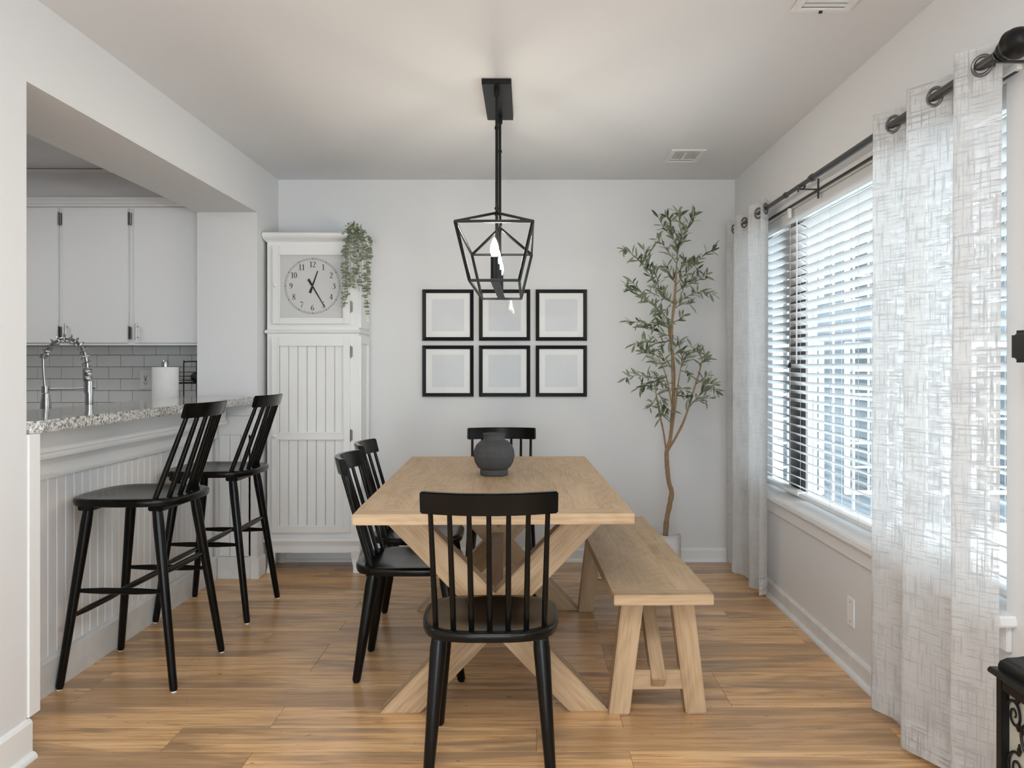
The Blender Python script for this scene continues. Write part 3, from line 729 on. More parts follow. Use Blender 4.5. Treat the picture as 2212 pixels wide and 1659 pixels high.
def hand(ang, ln, tail, w0, w1, yy):
    a = math.radians(ang); u = Vector((math.sin(a), 0, math.cos(a))); v = Vector((math.cos(a), 0, -math.sin(a))); c = Vector((ox, 0, oz))
    mb = MB(); o = [c-u*tail-v*w0*1.25, c-u*tail+v*w0*1.25, c+v*w0*0.75, c+u*ln+v*w1, c+u*ln-v*w1, c-v*w0*0.75]
    return mb.loft([[p+Vector((0, yy, 0)) for p in o], [p+Vector((0, yy-0.0012, 0)) for p in o]])
cc.part('hour_hand', hand(19.5, 34.5*CD/F, 16*CD/F, 0.0065, 0.003, dy-0.003), M['print'], parent=d1)
cc.part('minute_hand', hand(149.5, 54*CD/F, 17*CD/F, 0.0062, 0.0018, dy-0.005), M['print'], parent=d1)
cc.part('hand_pin', MB().lathe([(0.0025, -0.0105), (0.002, -0.012), (0.0005, -0.0125)], (ox, CD, oz), 12, 'y'), M['steel'], parent=d1)
cc.part('glass_pane', MB().box(cx_(604), cx_(745), CD-0.0165, CD-0.0145, cz_(690), cz_(549)), M['glass'], parent=d1)

# trailing eucalyptus on top of the cabinet
ec = Thing('trailing_plant', (cx_(768), CD+0.02, cz_(503)), 'trailing green eucalyptus vine hanging over the clock cabinet', 'plant')
rnd = random.Random(3)
lf = {0: MB(), 1: MB()}; strands = []
def disc_leaf(mb, p, nrm, up, r, e=1.25):
    nrm = nrm.normalized(); u = up-nrm*up.dot(nrm)
    u = u.normalized() if u.length > 1e-4 else Vector((0, 0, 1)); v = nrm.cross(u)
    pts = [p+u*(r*e*(0.5+0.5*math.cos(a))) * 1.0+v*r*0.5*math.sin(a)+nrm*r*0.16*math.cos(2*a) for a in [k*PI/4 for k in range(8)]]
    b = len(mb.v); mb.add(pts, [tuple(range(8))])
    return
ztop = cz_(503)
for i in range(150):   # bushy clump
    a = rnd.uniform(0, 2*PI); r = math.sqrt(rnd.random())
    px = 764+22*r*math.cos(a); dep = CD-0.03+0.07*r*math.sin(a)
    h = cz_(rnd.uniform(484, 515)+10*r*r)
    p = Vector(((px-HX)*dep/F, dep, h))
    disc_leaf(lf[0 if rnd.random() < 0.62 else 1], p, Vector((rnd.uniform(-1, 1), rnd.uniform(-1.2, 0.2), rnd.uniform(-0.3, 1))), Vector((rnd.uniform(-1, 1), rnd.uniform(-1, 1), rnd.uniform(-.6, 1))), rnd.uniform(0.011, 0.018))
sx_list = [(746, 660), (741, 668), (751, 640), (757, 622), (764, 626), (770, 600), (776, 630), (781, 618), (786, 645), (791, 668), (795, 692), (800, 560), (797, 640), (748, 606), (793, 630)]
for (sx, yb) in sx_list:
    pts = []; dep = CD-0.075-rnd.uniform(0, 0.02)
    for k in range(0, 15):
        t = k/14; yy_ = 500+(yb-500)*t
        xx = 766+(sx-766)*min(1, t*3.2)**0.6+rnd.uniform(-0.9, 0.9)
        dd = CD-0.02+(dep-CD+0.02)*min(1, t*6)
        zz = cz_(yy_)+(0.02*math.sin(min(1, t*6)*PI) if t < 0.17 else 0)
        pts.append(Vector(((xx-HX)*dd/F, dd, zz)))
    pts = smoothpts(pts, 2)
    ec.part('stem', MB().tube(pts, 0.0011, 5), M['twig'])
    dist = 0
    for k in range(1, len(pts)):
        seg = (pts[k]-pts[k-1]); nst = max(1, int(seg.length/0.0125))
        for j in range(nst):
            if rnd.random() < 0.42: continue
            p = pts[k-1].lerp(pts[k], (j+rnd.random()*0.4)/nst)
            for s in (-1, 1):
                side = Vector((s, rnd.uniform(-0.5, 0.5), rnd.uniform(-0.7, 0.35)))
                disc_leaf(lf[0 if rnd.random() < 0.66 else 1], p, Vector((rnd.uniform(-.5, .5), -1, rnd.uniform(-0.3, 1.2))), side, rnd.uniform(0.009, 0.017), 1.1)
for i, m in ((0, 'euca'), (1, 'eucb')):
    o = ec.part('foliage', lf[i], M[m]); o['kind'] = 'stuff'

# ------------------------------------------------------------------ picture frames
pane_labels = {(0, 0): 'black square picture frame, top left of six on back wall', (0, 1): 'black square picture frame, top middle of six, reflecting the lamp',
               (0, 2): 'black square picture frame, top right of six on back wall', (1, 0): 'black square picture frame, bottom left of six on back wall',
               (1, 1): 'black square picture frame, bottom middle of six on back wall', (1, 2): 'black square picture frame, bottom right of six on back wall'}
FD_ = WB-0.02; fw = 110.5*FD_/F
proto = None
for r in range(2):
    for c in range(3):
        xc = (967.5, 1090, 1212.5)[c]; yc = (680.5, 801.5)[r]
        p = at(xc, yc, FD_)
        if proto is None:
            proto = empty('picture_frame', (p.x, WB-0.001, p.z), 0, pane_labels[(r, c)], 'picture frame', 'black frames on the back wall')
            h = fw/2; b = 0.0225; mb = MB()
            prof = [(0, 0), (0, -0.019), (0.003, -0.022), (b-0.004, -0.019), (b, -0.016), (b, 0)]
            rings = []
            for sx, sz in ((-1, -1), (1, -1), (1, 1), (-1, 1), (-1, -1)):
                rings.append([(sx*(h-u), yy, sz*(h-u)) for u, yy in prof])
            mb.loft(rings, cap=False)
            mb.build('frame', M['frame'], proto)
            i2 = 0.103; o2 = h-b
            mt = MB()
            for a in ((-o2, o2, i2, o2), (-o2, o2, -o2, -i2), (-o2, -i2, -i2, i2), (i2, o2, -i2, i2)):
                mt.box(a[0], a[1], -0.0085, -0.0065, a[2], a[3])
            mt.build('mat_board', M['mat'], proto)
            MB().box(-o2, o2, -0.006, -0.004, -o2, o2).build('print_paper', M['paper'], proto)
            MB().box(-o2, o2, -0.0125, -0.011, -o2, o2).build('glass_pane', M['fglass'], proto)
            MB().box(-o2, o2, -0.004, 0, -o2, o2).build('backing', M['frame'], proto)
        else:
            o = copy_tree(proto); o.location = (p.x, WB-0.001, p.z); o['label'] = pane_labels[(r, c)]

# ------------------------------------------------------------------ lantern pendant
LX = -0.13
pl = Thing('linear_lantern_pendant', (LX, 3.8, CZ), 'black open-cage lantern pendant with lit candle bulbs over table', 'pendant light')
pl.part('canopy', MB().box(LX-0.061, LX+0.061, 3.545, 4.07, CZ-0.024, CZ-0.0005), M['blackm'], bevel=0.002)
R1, R2 = 3.60, 4.0
for D in (R1, R2):
    mb = MB().tube([(LX, D, CZ-0.02), (LX, D, 1.59)], 0.0068, 10)
    mb.lathe([(0.012, CZ-0.06), (0.012, CZ-0.024)], (LX, D, 0), 12)
    for z in (2.25, 1.91, 1.885): mb.lathe([(0.0095, z-0.006), (0.0095, z+0.006)], (LX, D, 0), 12)
    pl.part('rod', mb, M['blackm'], smooth=True)
TZ, BZ, AZ = 1.807, 1.583, 1.893
n0, n1 = 3.30, 4.30; b0, b1 = 3.34, 4.26
hw0, hw1 = 0.150, 0.097
T = [Vector((LX-hw0, n0, TZ)), Vector((LX+hw0, n0, TZ)), Vector((LX+hw0, n1, TZ)), Vector((LX-hw0, n1, TZ))]
B = [Vector((LX-hw1, b0, BZ)), Vector((LX+hw1, b0, BZ)), Vector((LX+hw1, b1, BZ)), Vector((LX-hw1, b1, BZ))]
A = [Vector((LX, R1, AZ)), Vector((LX, R2, AZ))]
bars = [(T[i], T[(i+1) % 4]) for i in range(4)]+[(B[i], B[(i+1) % 4]) for i in range(4)]+[(T[i], B[i]) for i in range(4)]+[(T[0], A[0]), (T[1], A[0]), (T[2], A[1]), (T[3], A[1]), (A[0], A[1])]
for p, q in bars:
    pl.part('cage_bar', MB().bar(p, q, 0.0105), M['blackm'], bevel=0.001, seg=1)
pl.part('socket_bar', MB().box(LX-0.016, LX+0.016, b0, b1, BZ-0.004, BZ+0.008), M['blackm'], bevel=0.001)
for D in (3.45, 3.683, 3.917, 4.15):
    sxx = LX-0.004
    s = pl.part('candle_sleeve', MB().lathe([(0.019, BZ+0.008), (0.019, BZ+0.012), (0.0155, BZ+0.013), (0.0155, 1.688)], (sxx, D, 0), 18), M['blackm'], smooth=True)
    pl.part('bulb', MB().lathe([(0.0085, 1.686), (0.0125, 1.697), (0.0165, 1.710), (0.0168, 1.720), (0.0145, 1.736), (0.0095, 1.75), (0.0045, 1.761), (0.0008, 1.766)], (sxx, D, 0), 18), M['bulb'], smooth=True, label='glowing candle bulb')

# ------------------------------------------------------------------ ceiling vents
def vent(name, x0, x1, y0, y1, along_y, label):
    v = Thing(name, ((x0+x1)/2, (y0+y1)/2, CZ), label, 'vent', 'ceiling vents')
    b = 0.028; z = CZ-0.0005; mb = MB()
    for a in ((x0, x1, y0, y0+b), (x0, x1, y1-b, y1), (x0, x0+b, y0+b, y1-b), (x1-b, x1, y0+b, y1-b)): mb.box(a[0], a[1], a[2], a[3], z-0.008, z)
    v.part('frame', mb, M['vent'], bevel=0.003)
    v.part('duct', MB().box(x0+b, x1-b, y0+b, y1-b, z-0.0012, z), M['ventd'])
    if along_y:
        n = 18; w_ = (x1-x0-2*b)/n
        for k in range(n):
            v.part('louver', MB().box(x0+b+k*w_, x0+b+k*w_+w_*0.5, y0+b, y1-b-0.045, z-0.006, z-0.0013), M['vent'])
        v.part('crossbar', MB().box(x0+b, x1-b, y1-b-0.05, y1-b-0.03, z-0.007, z-0.0013).box((x0+x1)/2-0.012, (x0+x1)/2, y0+b+0.05, y1-b-0.05, z-0.009, z-0.0013), M['vent'])
    else:
        n = 10; w_ = (y1-y0-2*b)/n
        for k in range(n):
            v.part('louver', MB().box(x0+b, x1-b, y0+b+k*w_, y0+b+k*w_+w_*0.55, z-0.006, z-0.0013), M['vent'])
        v.part('lever', MB().box((x0+x1)/2-0.005, (x0+x1)/2+0.005, y1-0.016, y1-0.006, z-0.014, z-0.007), M['ventd'])
vent('ceiling_vent', 0.79, 0.985, 4.70, 4.99, True, 'small white ceiling vent near the back wall')
vent('ceiling_vent', 0.877, 1.075, 2.50, 2.866, False, 'white ceiling vent cut off by the top of the picture')

# ------------------------------------------------------------------ table, turned a little
TBZ = 0.76
ROT = 0.026
tb = empty('dining_table', (-0.135, 3.73, 0), ROT, 'natural oak trestle dining table with two crossed leg frames', 'table')
hl, hwid, tt = 0.90, 0.467, 0.036
EB = 0.10
nb = 5; bwid = 2*hwid/nb
def framed(o): return o
for k in range(nb):
    c = -hwid+(k+0.5)*bwid
    MB().box(c-bwid/2, c+bwid/2, -hl+EB, hl-EB, TBZ-tt, TBZ).build('top_board', M['oakY'], tb, bevel=0.0007, seg=1, mw=Matrix.Translation((c, 0, TBZ)))
for s in (-1, 1):
    ya, yb = sorted((s*hl, s*(hl-EB)))
    MB().box(-hwid, hwid, ya, yb, TBZ-tt, TBZ).build('end_board', M['oakX'], tb, bevel=0.0025, seg=2, mw=Matrix.Translation((0, s*(hl-EB/2), TBZ)))
def leg_frame(o, p_top, p_bot, hwid_top, hwid_bot, y0, y1, mname, name='leg'):
    """board in the XZ plane whose ends are cut level; own frame along its length"""
    t = Vector((p_top[0]-p_bot[0], 0, p_top[1]-p_bot[1])).normalized()
    poly = [(p_bot[0]-hwid_bot, p_bot[1]), (p_bot[0]+hwid_bot, p_bot[1]), (p_top[0]+hwid_top, p_top[1]), (p_top[0]-hwid_top, p_top[1])]
    mb = MB().prism(poly, 'y', y0, y1)
    yv = t; zv = Vector((0, 1, 0)); xv = yv.cross(zv)
    c = Vector(((p_top[0]+p_bot[0])/2, (y0+y1)/2, (p_top[1]+p_bot[1])/2))
    mw = Matrix(((xv.x, yv.x, zv.x, c.x), (xv.y, yv.y, zv.y, c.y), (xv.z, yv.z, zv.z, c.z), (0, 0, 0, 1)))
    return mb.build(name, M[mname], o, bevel=0.004, mw=mw)
for yc in (-0.60, 0.68):
    for s in (-1, 1):
        leg_frame(tb, (s*0.335, TBZ-tt-0.022), (-s*0.342, 0.0), 0.072, 0.072, yc-0.046+(0.0006 if s > 0 else 0), yc+0.046-(0.0006 if s > 0 else 0), 'oakY')
    MB().box(-0.415, 0.415, yc-0.055, yc+0.055, TBZ-tt-0.022, TBZ-tt).build('cleat', M['oakX'], tb, bevel=0.002, mw=Matrix.Translation((0, yc, TBZ-tt)))
MB().box(-0.028, 0.028, -0.60+0.02, 0.68-0.02, 0.31, 0.402).build('stretcher', M['oakY'], tb, bevel=0.004, mw=Matrix.Translation((0, 0.04, 0.4)))

# vase
vz = Thing('vase', (-0.151, 3.84, TBZ+0.0006), 'round charcoal ribbed vase on the oak table', 'vase')
prof = [(0.056, 0.0), (0.062, 0.003), (0.063, 0.022), (0.060, 0.026), (0.072, 0.036), (0.085, 0.058), (0.0915, 0.085), (0.089, 0.112), (0.078, 0.137), (0.060, 0.153), (0.049, 0.158), (0.047, 0.164), (0.0485, 0.179), (0.051, 0.184), (0.050, 0.187), (0.044, 0.186), (0.042, 0.17), (0.045, 0.15), (0.03, 0.03)]
smp = [Vector((a, b, 0)) for a, b in prof]
def ribs(k, h):
    hh = h-TBZ
    if 0.03 < hh < 0.155: return 1.0+(0.011 if k % 2 else -0.004)
    return 1
vz.part('body', MB().lathe([(a, b+TBZ+0.0006) for a, b in prof], (-0.151, 3.84, 0), 120, ribs=ribs), M['vase'])

# ------------------------------------------------------------------ bench
BD = 0.46
bn = empty('dining_bench', (0.45, 3.725, 0), ROT, 'natural oak bench with splayed legs beside the table', 'bench')
bl, bwd, bt = 0.775, 0.173, 0.036
for k in range(3):
    c = -bwd+(k+0.5)*2*bwd/3; q = bwd/3
    MB().box(c-q, c+q, -bl+0.07, bl-0.07, BD-bt, BD).build('top_board', M['oakY'], bn, bevel=0.0006, seg=1, mw=Matrix.Translation((c, 0, BD)))
for s in (-1, 1):
    ya, yb = sorted((s*bl, s*(bl-0.07)))
    MB().box(-bwd, bwd, ya, yb, BD-bt, BD).build('end_board', M['oakX'], bn, bevel=0.0025, mw=Matrix.Translation((0, s*bl, BD)))
for yc, s_ in ((-0.62, 1), (0.66, -1)):
    for s in (-1, 1):
        leg_frame(bn, (s*0.088, BD-bt), (s*0.139, 0.0), 0.0395, 0.0375, yc-0.036, yc+0.036, 'oakY')
    MB().box(-0.12, 0.12, yc-0.03, yc+0.03, BD-bt-0.012, BD-bt).build('cleat', M['oakX'], bn, bevel=0.002, mw=Matrix.Translation((0, yc, BD-bt)))
    MB().box(-0.155, 0.155, yc-0.024, yc+0.024, 0.085, 0.155).build('cross_rail', M['oakX'], bn, bevel=0.003, mw=Matrix.Translation((0, yc, 0.12)))
    pa = Vector((0, yc-s_*0.02, 0.135)); pb = Vector((0, yc+s_*0.30, BD-bt-0.01)); t = (pb-pa).normalized()
    br = MB().bar(pa-t*0.03, pb, 0.055, 0.05, (1, 0, 0))
    xv = Vector((1, 0, 0)); zv = xv.cross(t); c = (pa+pb)/2
    br.build('brace', M['oakY'], bn, bevel=0.003, mw=Matrix(((1, t.x, zv.x, c.x), (0, t.y, zv.y, c.y), (0, t.z, zv.z, c.z), (0, 0, 0, 1))))

# ------------------------------------------------------------------ chairs and stools (front of the seat towards local +Y)
def seat_mesh(W, Dp, ztop, th):
    n = 56; out = []
    for k in range(n):
        a = 2*PI*k/n; c, s = math.cos(a), math.sin(a); e = 0.56
        x = W/2*math.copysign(abs(c)**e, c); y = Dp/2*math.copysign(abs(s)**e, s)
        x *= 1+0.05*(y/(Dp/2)) if y < 0 else 1+0.02*(y/(Dp/2))
        if y < 0: y -= 0.012*(1-(x/(W/2))**2)
        out.append((x, y))
    mb = MB(); rings = []
    prof = [(0.94, -th), (0.985, -th*0.92), (1.0, -th*0.55), (1.0, -th*0.25), (0.985, -0.003), (0.95, 0.0)]
    for sc_, dz in prof: rings.append([(x*sc_, y*sc_, ztop+dz) for x, y in out])
    for sc_, dz in ((0.85, -0.003), (0.6, -0.010), (0.3, -0.013), (0.05, -0.0135)):
        rings.append([(x*sc_, y*sc_-0.01*(1-sc_), ztop+dz) for x, y in out])
    return mb.loft(rings)
def windsor(root, W, Dp, ztop, th, nsp, crest_z0, crest_z1, cw, ysp, ycrest, sag, feet, tops, rtop, rbot, rs=1.0, bow=0.03, gl='blackm'):
    seat_mesh(W, Dp, ztop, th).build('seat', M['black'], root, smooth=True)
    # crest rail bent back in the middle and leaning
    n = 14; rings = []
    tl = 0.10*(crest_z1-crest_z0)/0.07
    for i in range(n+1):
        u = -1+2*i/n; x = cw/2*u; y = ycrest-sag*(1-u*u)+sag*0.35; t = 0.0125
        zz = 0.0
        dx = 2*sag*u*t/(cw/2)*1.0
        y1 = y-0.016
        rings.append([(x+dx, y-t, crest_z0), (x-dx, y+t, crest_z0), (x-dx, y1+t, crest_z1), (x+dx, y1-t, crest_z1)])
    MB().loft(rings).build('crest_rail', M['black'], root, bevel=0.004, smooth=True)
    for i in range(nsp):
        u = -1+2*i/(nsp-1)
        xb = (W/2-0.048)*u*0.98; xt = (cw/2-0.026)*u
        yb = ysp+bow*u*u; yt = ycrest-sag*(1-(xt/(cw/2))**2)+sag*0.35
        p = Vector((xb, yb, ztop-0.012)); q = Vector((xt, yt, crest_z0+0.012))
        MB().tube([p, p.lerp(q, 0.25), p.lerp(q, 0.5), q], [0.0088*rs, 0.0094*rs, 0.0088*rs, 0.0076*rs], 10).build('spindle', M['black'], root, smooth=True)
    for sx in (-1, 1):
        for sy in (-1, 1):
            ft, tp = feet[sy], tops[sy]
            p = Vector((sx*tp[0], sy*tp[1], ztop-th*0.7)); q = Vector((sx*ft[0], sy*ft[1], 0.004))
            d = (p-q).normalized()
            l = MB().tube([p, p.lerp(q, 0.12), p.lerp(q, 0.5), p.lerp(q, 0.985), q], [rtop*0.86, rtop, (rtop+rbot)/2, rbot, rbot*0.8], 14).build('leg', M['black'], root, smooth=True)
            MB().lathe([(rbot*0.7, 0.0), (rbot*0.7, 0.005)], (q.x, q.y, 0), 12).build('glide', M[gl], l)
    return root
c0 = empty('dining_chair', (0, 0, 0), 0, 'x', 'chair', 'black spindle-back dining chairs')
windsor(c0, 0.435, 0.42, 0.455, 0.034, 7, 0.815, 0.882, 0.398, -0.172, -0.255, 0.050, {1: (0.185, 0.215), -1: (0.185, 0.20)}, {1: (0.155, 0.145), -1: (0.155, 0.135)}, 0.0265, 0.0165)
MB().box(-0.175, 0.175, -0.165, -0.115, 0.4105, 0.4215).box(-0.175, 0.175, 0.12, 0.17, 0.4105, 0.4215).build('seat_batten', M['black'], c0, bevel=0.004)
chairs = [((-0.118, 2.77, 0), math.radians(1.0), 'black spindle-back chair nearest the viewer, seen from behind'),
          ((-0.482, 3.57, 0), -PI/2+ROT, 'black spindle-back chair on the left, nearer of the side pair'),
          ((-0.52, 4.15, 0), -PI/2+ROT, 'black spindle-back chair on the left, farther of the side pair'),
          ((-0.150, 4.82, 0), PI+0.02, 'black spindle-back chair at far table end behind the vase')]
for i, (loc, rz, lab) in enumerate(chairs):
    o = c0 if i == 0 else copy_tree(c0)
    o.location = loc; o.rotation_euler = (0, 0, rz); o['label'] = lab

s0 = empty('bar_stool', (0, 0, 0), 0, 'x', 'stool', 'black bar stools at the granite bar')
feet = {1: (0.228, 0.218), -1: (0.228, 0.232)}; tops = {1: (0.165, 0.135), -1: (0.165, 0.135)}
windsor(s0, 0.47, 0.44, 0.735, 0.032, 6, 1.045, 1.103, 0.375, -0.168, -0.258, 0.032, feet, tops, 0.0215, 0.0150, rs=1.2, bow=0.034, gl='plast')
MB().box(-0.19, 0.19, -0.17, -0.11, 0.684, 0.7035).box(-0.19, 0.19, 0.11, 0.17, 0.684, 0.7035).build('seat_batten', M['black'], s0, bevel=0.004)
def legpt(sx, sy, z):
    p = Vector((sx*tops[sy][0], sy*tops[sy][1], 0.735-0.022)); q = Vector((sx*feet[sy][0], sy*feet[sy][1], 0.004)); t = (z-q.z)/(p.z-q.z); return q.lerp(p, t)
def stretcher(a, b):
    return MB().tube([a, a.lerp(b, 0.12), a.lerp(b, 0.3), a.lerp(b, 0.7), a.lerp(b, 0.88), b], [0.0065, 0.0095, 0.0125, 0.0125, 0.0095, 0.0065], 10).build('stretcher', M['black'], s0, smooth=True)
stretcher(legpt(-1, 1, .375), legpt(-1, -1, .375)); stretcher(legpt(1, 1, .375), legpt(1, -1, .375))
stretcher((legpt(-1, 1, .375)+legpt(-1, -1, .375))/2, (legpt(1, 1, .375)+legpt(1, -1, .375))/2)
stretcher(legpt(-1, -1, .445), legpt(1, -1, .445)); stretcher(legpt(-1, 1, .275), legpt(1, 1, .275))
for i, (loc, rz, lab) in enumerate((((-1.578, 3.52, 0), PI/2-0.045, 'black spindle-back bar stool nearest the viewer'), ((-1.585, 4.385, 0), PI/2-0.03, 'black spindle-back bar stool by the clock cabinet'))):
    o = s0 if i == 0 else copy_tree(s0)
    o.location = loc; o.rotation_euler = (0, 0, rz); o['label'] = lab

# ------------------------------------------------------------------ olive tree in pot
OD = 5.13
def op(cx, cy, D=OD): return at(1300+0.4944*cx, 420+0.4944*cy, D)
pc = at(1446, 1155, OD)
ol = Thing('potted_olive_tree', (pc.x, OD, 0), 'tall slim olive tree in a white ribbed pot by the curtain', 'potted tree')
zr = pc.z+0.003
pr = [(0.058, 0.0), (0.062, 0.004)]
zz = 0.01; k = 0
while zz < zr-0.012:
    pr += [(0.0655+0.002*min(1, zz*8), zz), (0.067+0.002*min(1, zz*8), zz+0.004)]; zz += 0.009
pr += [(0.0705, zr-0.008), (0.071, zr), (0.066, zr), (0.064, zr-0.03), (0.06, zr-0.04)]
ol.part('pot', MB().lathe(pr, (pc.x, OD, 0), 36), M['pot'], smooth=True, label='white ribbed ceramic pot')
ol.part('soil', MB().lathe([(0.063, zr-0.038), (0.05, zr-0.030), (0.01, zr-0.026)], (pc.x, OD, 0), 20), M['soil'], smooth=True)
rnd = random.Random(11)
def path(pts, d0=0, d1=0):
    n = len(pts); return [op(x, y, OD+d0+(d1-d0)*i/(n-1)) for i, (x, y) in enumerate(pts)]
tks = [
 ('trunk', path([(276, 1545), (278, 1495), (284, 1420), (299, 1345), (305, 1300), (293, 1255), (285, 1180), (283, 1120)]), 0.0165, 0.0125),
 ('trunk', path([(283, 1125), (300, 1060), (310, 950), (315, 820), (311, 720), (299, 620), (290, 545)], 0, 0.03), 0.0115, 0.008),
 ('trunk', path([(313, 860), (308, 700), (306, 580), (316, 480), (322, 400), (325, 330)], 0.0, -0.02), 0.0095, 0.006),
 ('branch', path([(286, 1122), (318, 1070), (352, 1005), (380, 930), (403, 850), (428, 770), (440, 715)], 0, -0.10), 0.0085, 0.003),
 ('branch', path([(300, 1080), (318, 960), (332, 840), (345, 760)], 0, -0.05), 0.006, 0.003),
 ('branch', path([(281, 1118), (270, 1040), (256, 975), (246, 925), (240, 880)], 0, -0.06), 0.0065, 0.0025),
 ('branch', path([(310, 950), (297, 870), (282, 800), (262, 740), (235, 700)], 0, -0.08), 0.005, 0.002),
]
tips = [  # leafy twigs: (points, depth shift)
 ([(325, 330), (330, 250), (312, 180), (290, 95)], -.03), ([(330, 260), (345, 190), (340, 120), (330, 70)], .02), ([(335, 240), (365, 170), (390, 110), (405, 90)], -.05),
 ([(326, 300), (290, 250), (262, 215), (235, 195)], -.06), ([(312, 190), (275, 150), (245, 95)], .03), ([(318, 470), (262, 440), (200, 340), (150, 275), (95, 238)], -.09),
 ([(230, 390), (205, 300), (185, 240)], -.05), ([(250, 420), (240, 360), (225, 330)], .03), ([(320, 400), (380, 330), (430, 280), (485, 240)], -.08),
 ([(322, 430), (365, 400), (415, 380), (455, 350)], -.02), ([(318, 480), (385, 440), (440, 425), (480, 435)], -.1), ([(316, 500), (350, 480), (390, 480)], .04),
 ([(290, 545), (245, 500), (190, 460), (140, 430), (110, 405)], -.1), ([(200, 465), (160, 410), (130, 380)], -.1), ([(290, 560), (230, 570), (180, 560), (125, 555)], -.07),
 ([(299, 620), (245, 600), (190, 585)], .03), ([(296, 640), (250, 650), (190, 640), (145, 655)], -.1), ([(311, 720), (250, 740), (210, 700), (170, 670)], -.06),
 ([(235, 700), (200, 690), (180, 670)], -.08), ([(282, 800), (220, 800), (160, 790), (105, 800)], -.12), ([(262, 790), (215, 830), (165, 845)], -.09),
 ([(240, 880), (225, 910), (210, 930)], -.07), ([(256, 900), (262, 940), (260, 975)], -.08), ([(250, 870), (275, 920), (300, 950)], -.04), ([(240, 890), (235, 840), (250, 800)], -.02),
 ([(440, 715), (420, 690), (395, 665)], -.1), ([(440, 715), (455, 700), (470, 725)], -.1), ([(428, 760), (440, 730), (460, 720)], -.12), ([(403, 850), (380, 890), (365, 880)], -.1),
 ([(385, 925), (425, 880), (465, 850), (505, 860)], -.12), ([(425, 880), (455, 830), (490, 830)], -.1), ([(400, 905), (430, 900), (470, 890)], -.12), ([(410, 830), (440, 810), (460, 790)], -.1),
 ([(345, 760), (350, 720), (335, 640)], -.05), ([(345, 770), (380, 780), (395, 800)], -.05), ([(345, 760), (365, 720), (375, 705)], -.05), ([(311, 700), (340, 690), (360, 690)], .02),
 ([(306, 600), (270, 560), (255, 520)], -.03), ([(310, 560), (340, 545), (350, 530)], .02), ([(311, 760), (280, 740), (265, 700)], .03), ([(313, 820), (285, 830), (250, 830)], -.03), ([(330, 830), (350, 850), (345, 870)], -.04),
 ([(316, 480), (290, 460), (270, 410)], .04), ([(322, 390), (300, 350), (285, 310)], .03), ([(324, 350), (350, 320), (365, 290)], .02), ([(306, 640), (285, 640), (255, 680)], -.02), ([(300, 700), (320, 670), (330, 660)], -.04),
 ([(315, 830), (300, 860), (270, 850)], .02), ([(250, 445), (215, 430), (185, 440)], -.04), ([(255, 480), (235, 520), (240, 560)], -.05), ([(345, 300), (390, 300), (420, 330)], -.04), ([(350, 430), (370, 380), (400, 370)], .03), ([(300, 480), (275, 520), (290, 560)], -.03),
]
for nm, pts, r0, r1 in tks:
    s = smoothpts(pts, 5); n = len(s)
    rr = [(r0+(r1-r0)*i/(n-1))*(1+rnd.uniform(-0.08, 0.14)) for i in range(n)]
    ol.part(nm, MB().tube(s, rr, 9), M['bark'], smooth=True)
def leaf_mesh(L, W, bend):
    mb = MB(); vs = [(0, 0, 0)]; fs = []
    n = 4; prof = [(0.22, 0.62), (0.5, 1.0), (0.78, 0.7)]
    for t, w_ in prof: vs += [(-W/2*w_, L*t, -bend*t*t+0.002), (0, L*t, -bend*t*t), (W/2*w_, L*t, -bend*t*t+0.002)]
    vs.append((0, L, -bend))
    fs = [(0, 2, 1), (0, 3, 2)]
    for k in range(2):
        a = 1+3*k; fs += [(a, a+1, a+4, a+3), (a+1, a+2, a+5, a+4)]
    fs += [(7, 8, 10), (8, 9, 10)]
    mb.v = [Vector(v) for v in vs]; mb.f = [list(f) for f in fs]; return mb
LM = []
for mname in ('leafa', 'leafa', 'leafb', 'leafb', 'leafc'):
    for L_, W_, b_ in ((0.058, 0.0135, 0.008), (0.046, 0.012, -0.004), (0.064, 0.014, 0.014)):
        me = leaf_mesh(L_, W_, b_).mesh('leaf', smooth=True); me.materials.append(M[mname]); LM.append((me, leaf_mesh(L_, W_, b_)))
leafs = []
for pts, dsh in tips:
    s = smoothpts(path(pts, dsh*0.4, dsh), 5); n = len(s)
    ol.part('twig', MB().tube(s, [0.0028-(0.0017*i/(n-1)) for i in range(n)], 5), M['twig'])
    ln = sum((s[i]-s[i-1]).length for i in range(1, n)); cnt = max(7, int(ln/0.0098)); kind = rnd.choice((0, 0, 1, 2))
    for k in range(cnt):
        t = 0.15+0.85*k/(cnt-1); i = min(n-2, int(t*(n-1))); p = s[i].lerp(s[i+1], t*(n-1)-i); d = (s[i+1]-s[i]).normalized()
        side = Vector((rnd.uniform(-1, 1), rnd.uniform(-0.7, 0.7), rnd.uniform(-0.6, 0.8)))
        if k == cnt-1: side *= 0.15
        leafs.append((p, (d*0.75+side.normalized()*0.8).normalized(), kind if rnd.random() < 0.6 else rnd.choice((0, 1, 2))))
    if rnd.random() < 0.42:
        p = s[-1].lerp(s[n//2], rnd.random()*0.7)+Vector((rnd.uniform(-.01, .01), -0.012, -0.012))
        ol.part('olive', MB().lathe([(0.0075*math.sin(a*PI/8)+0.0003, -0.0105*math.cos(a*PI/8)) for a in range(9)], p, 10), M['olive'], smooth=True)
rest = MB(); rnd.shuffle(leafs)
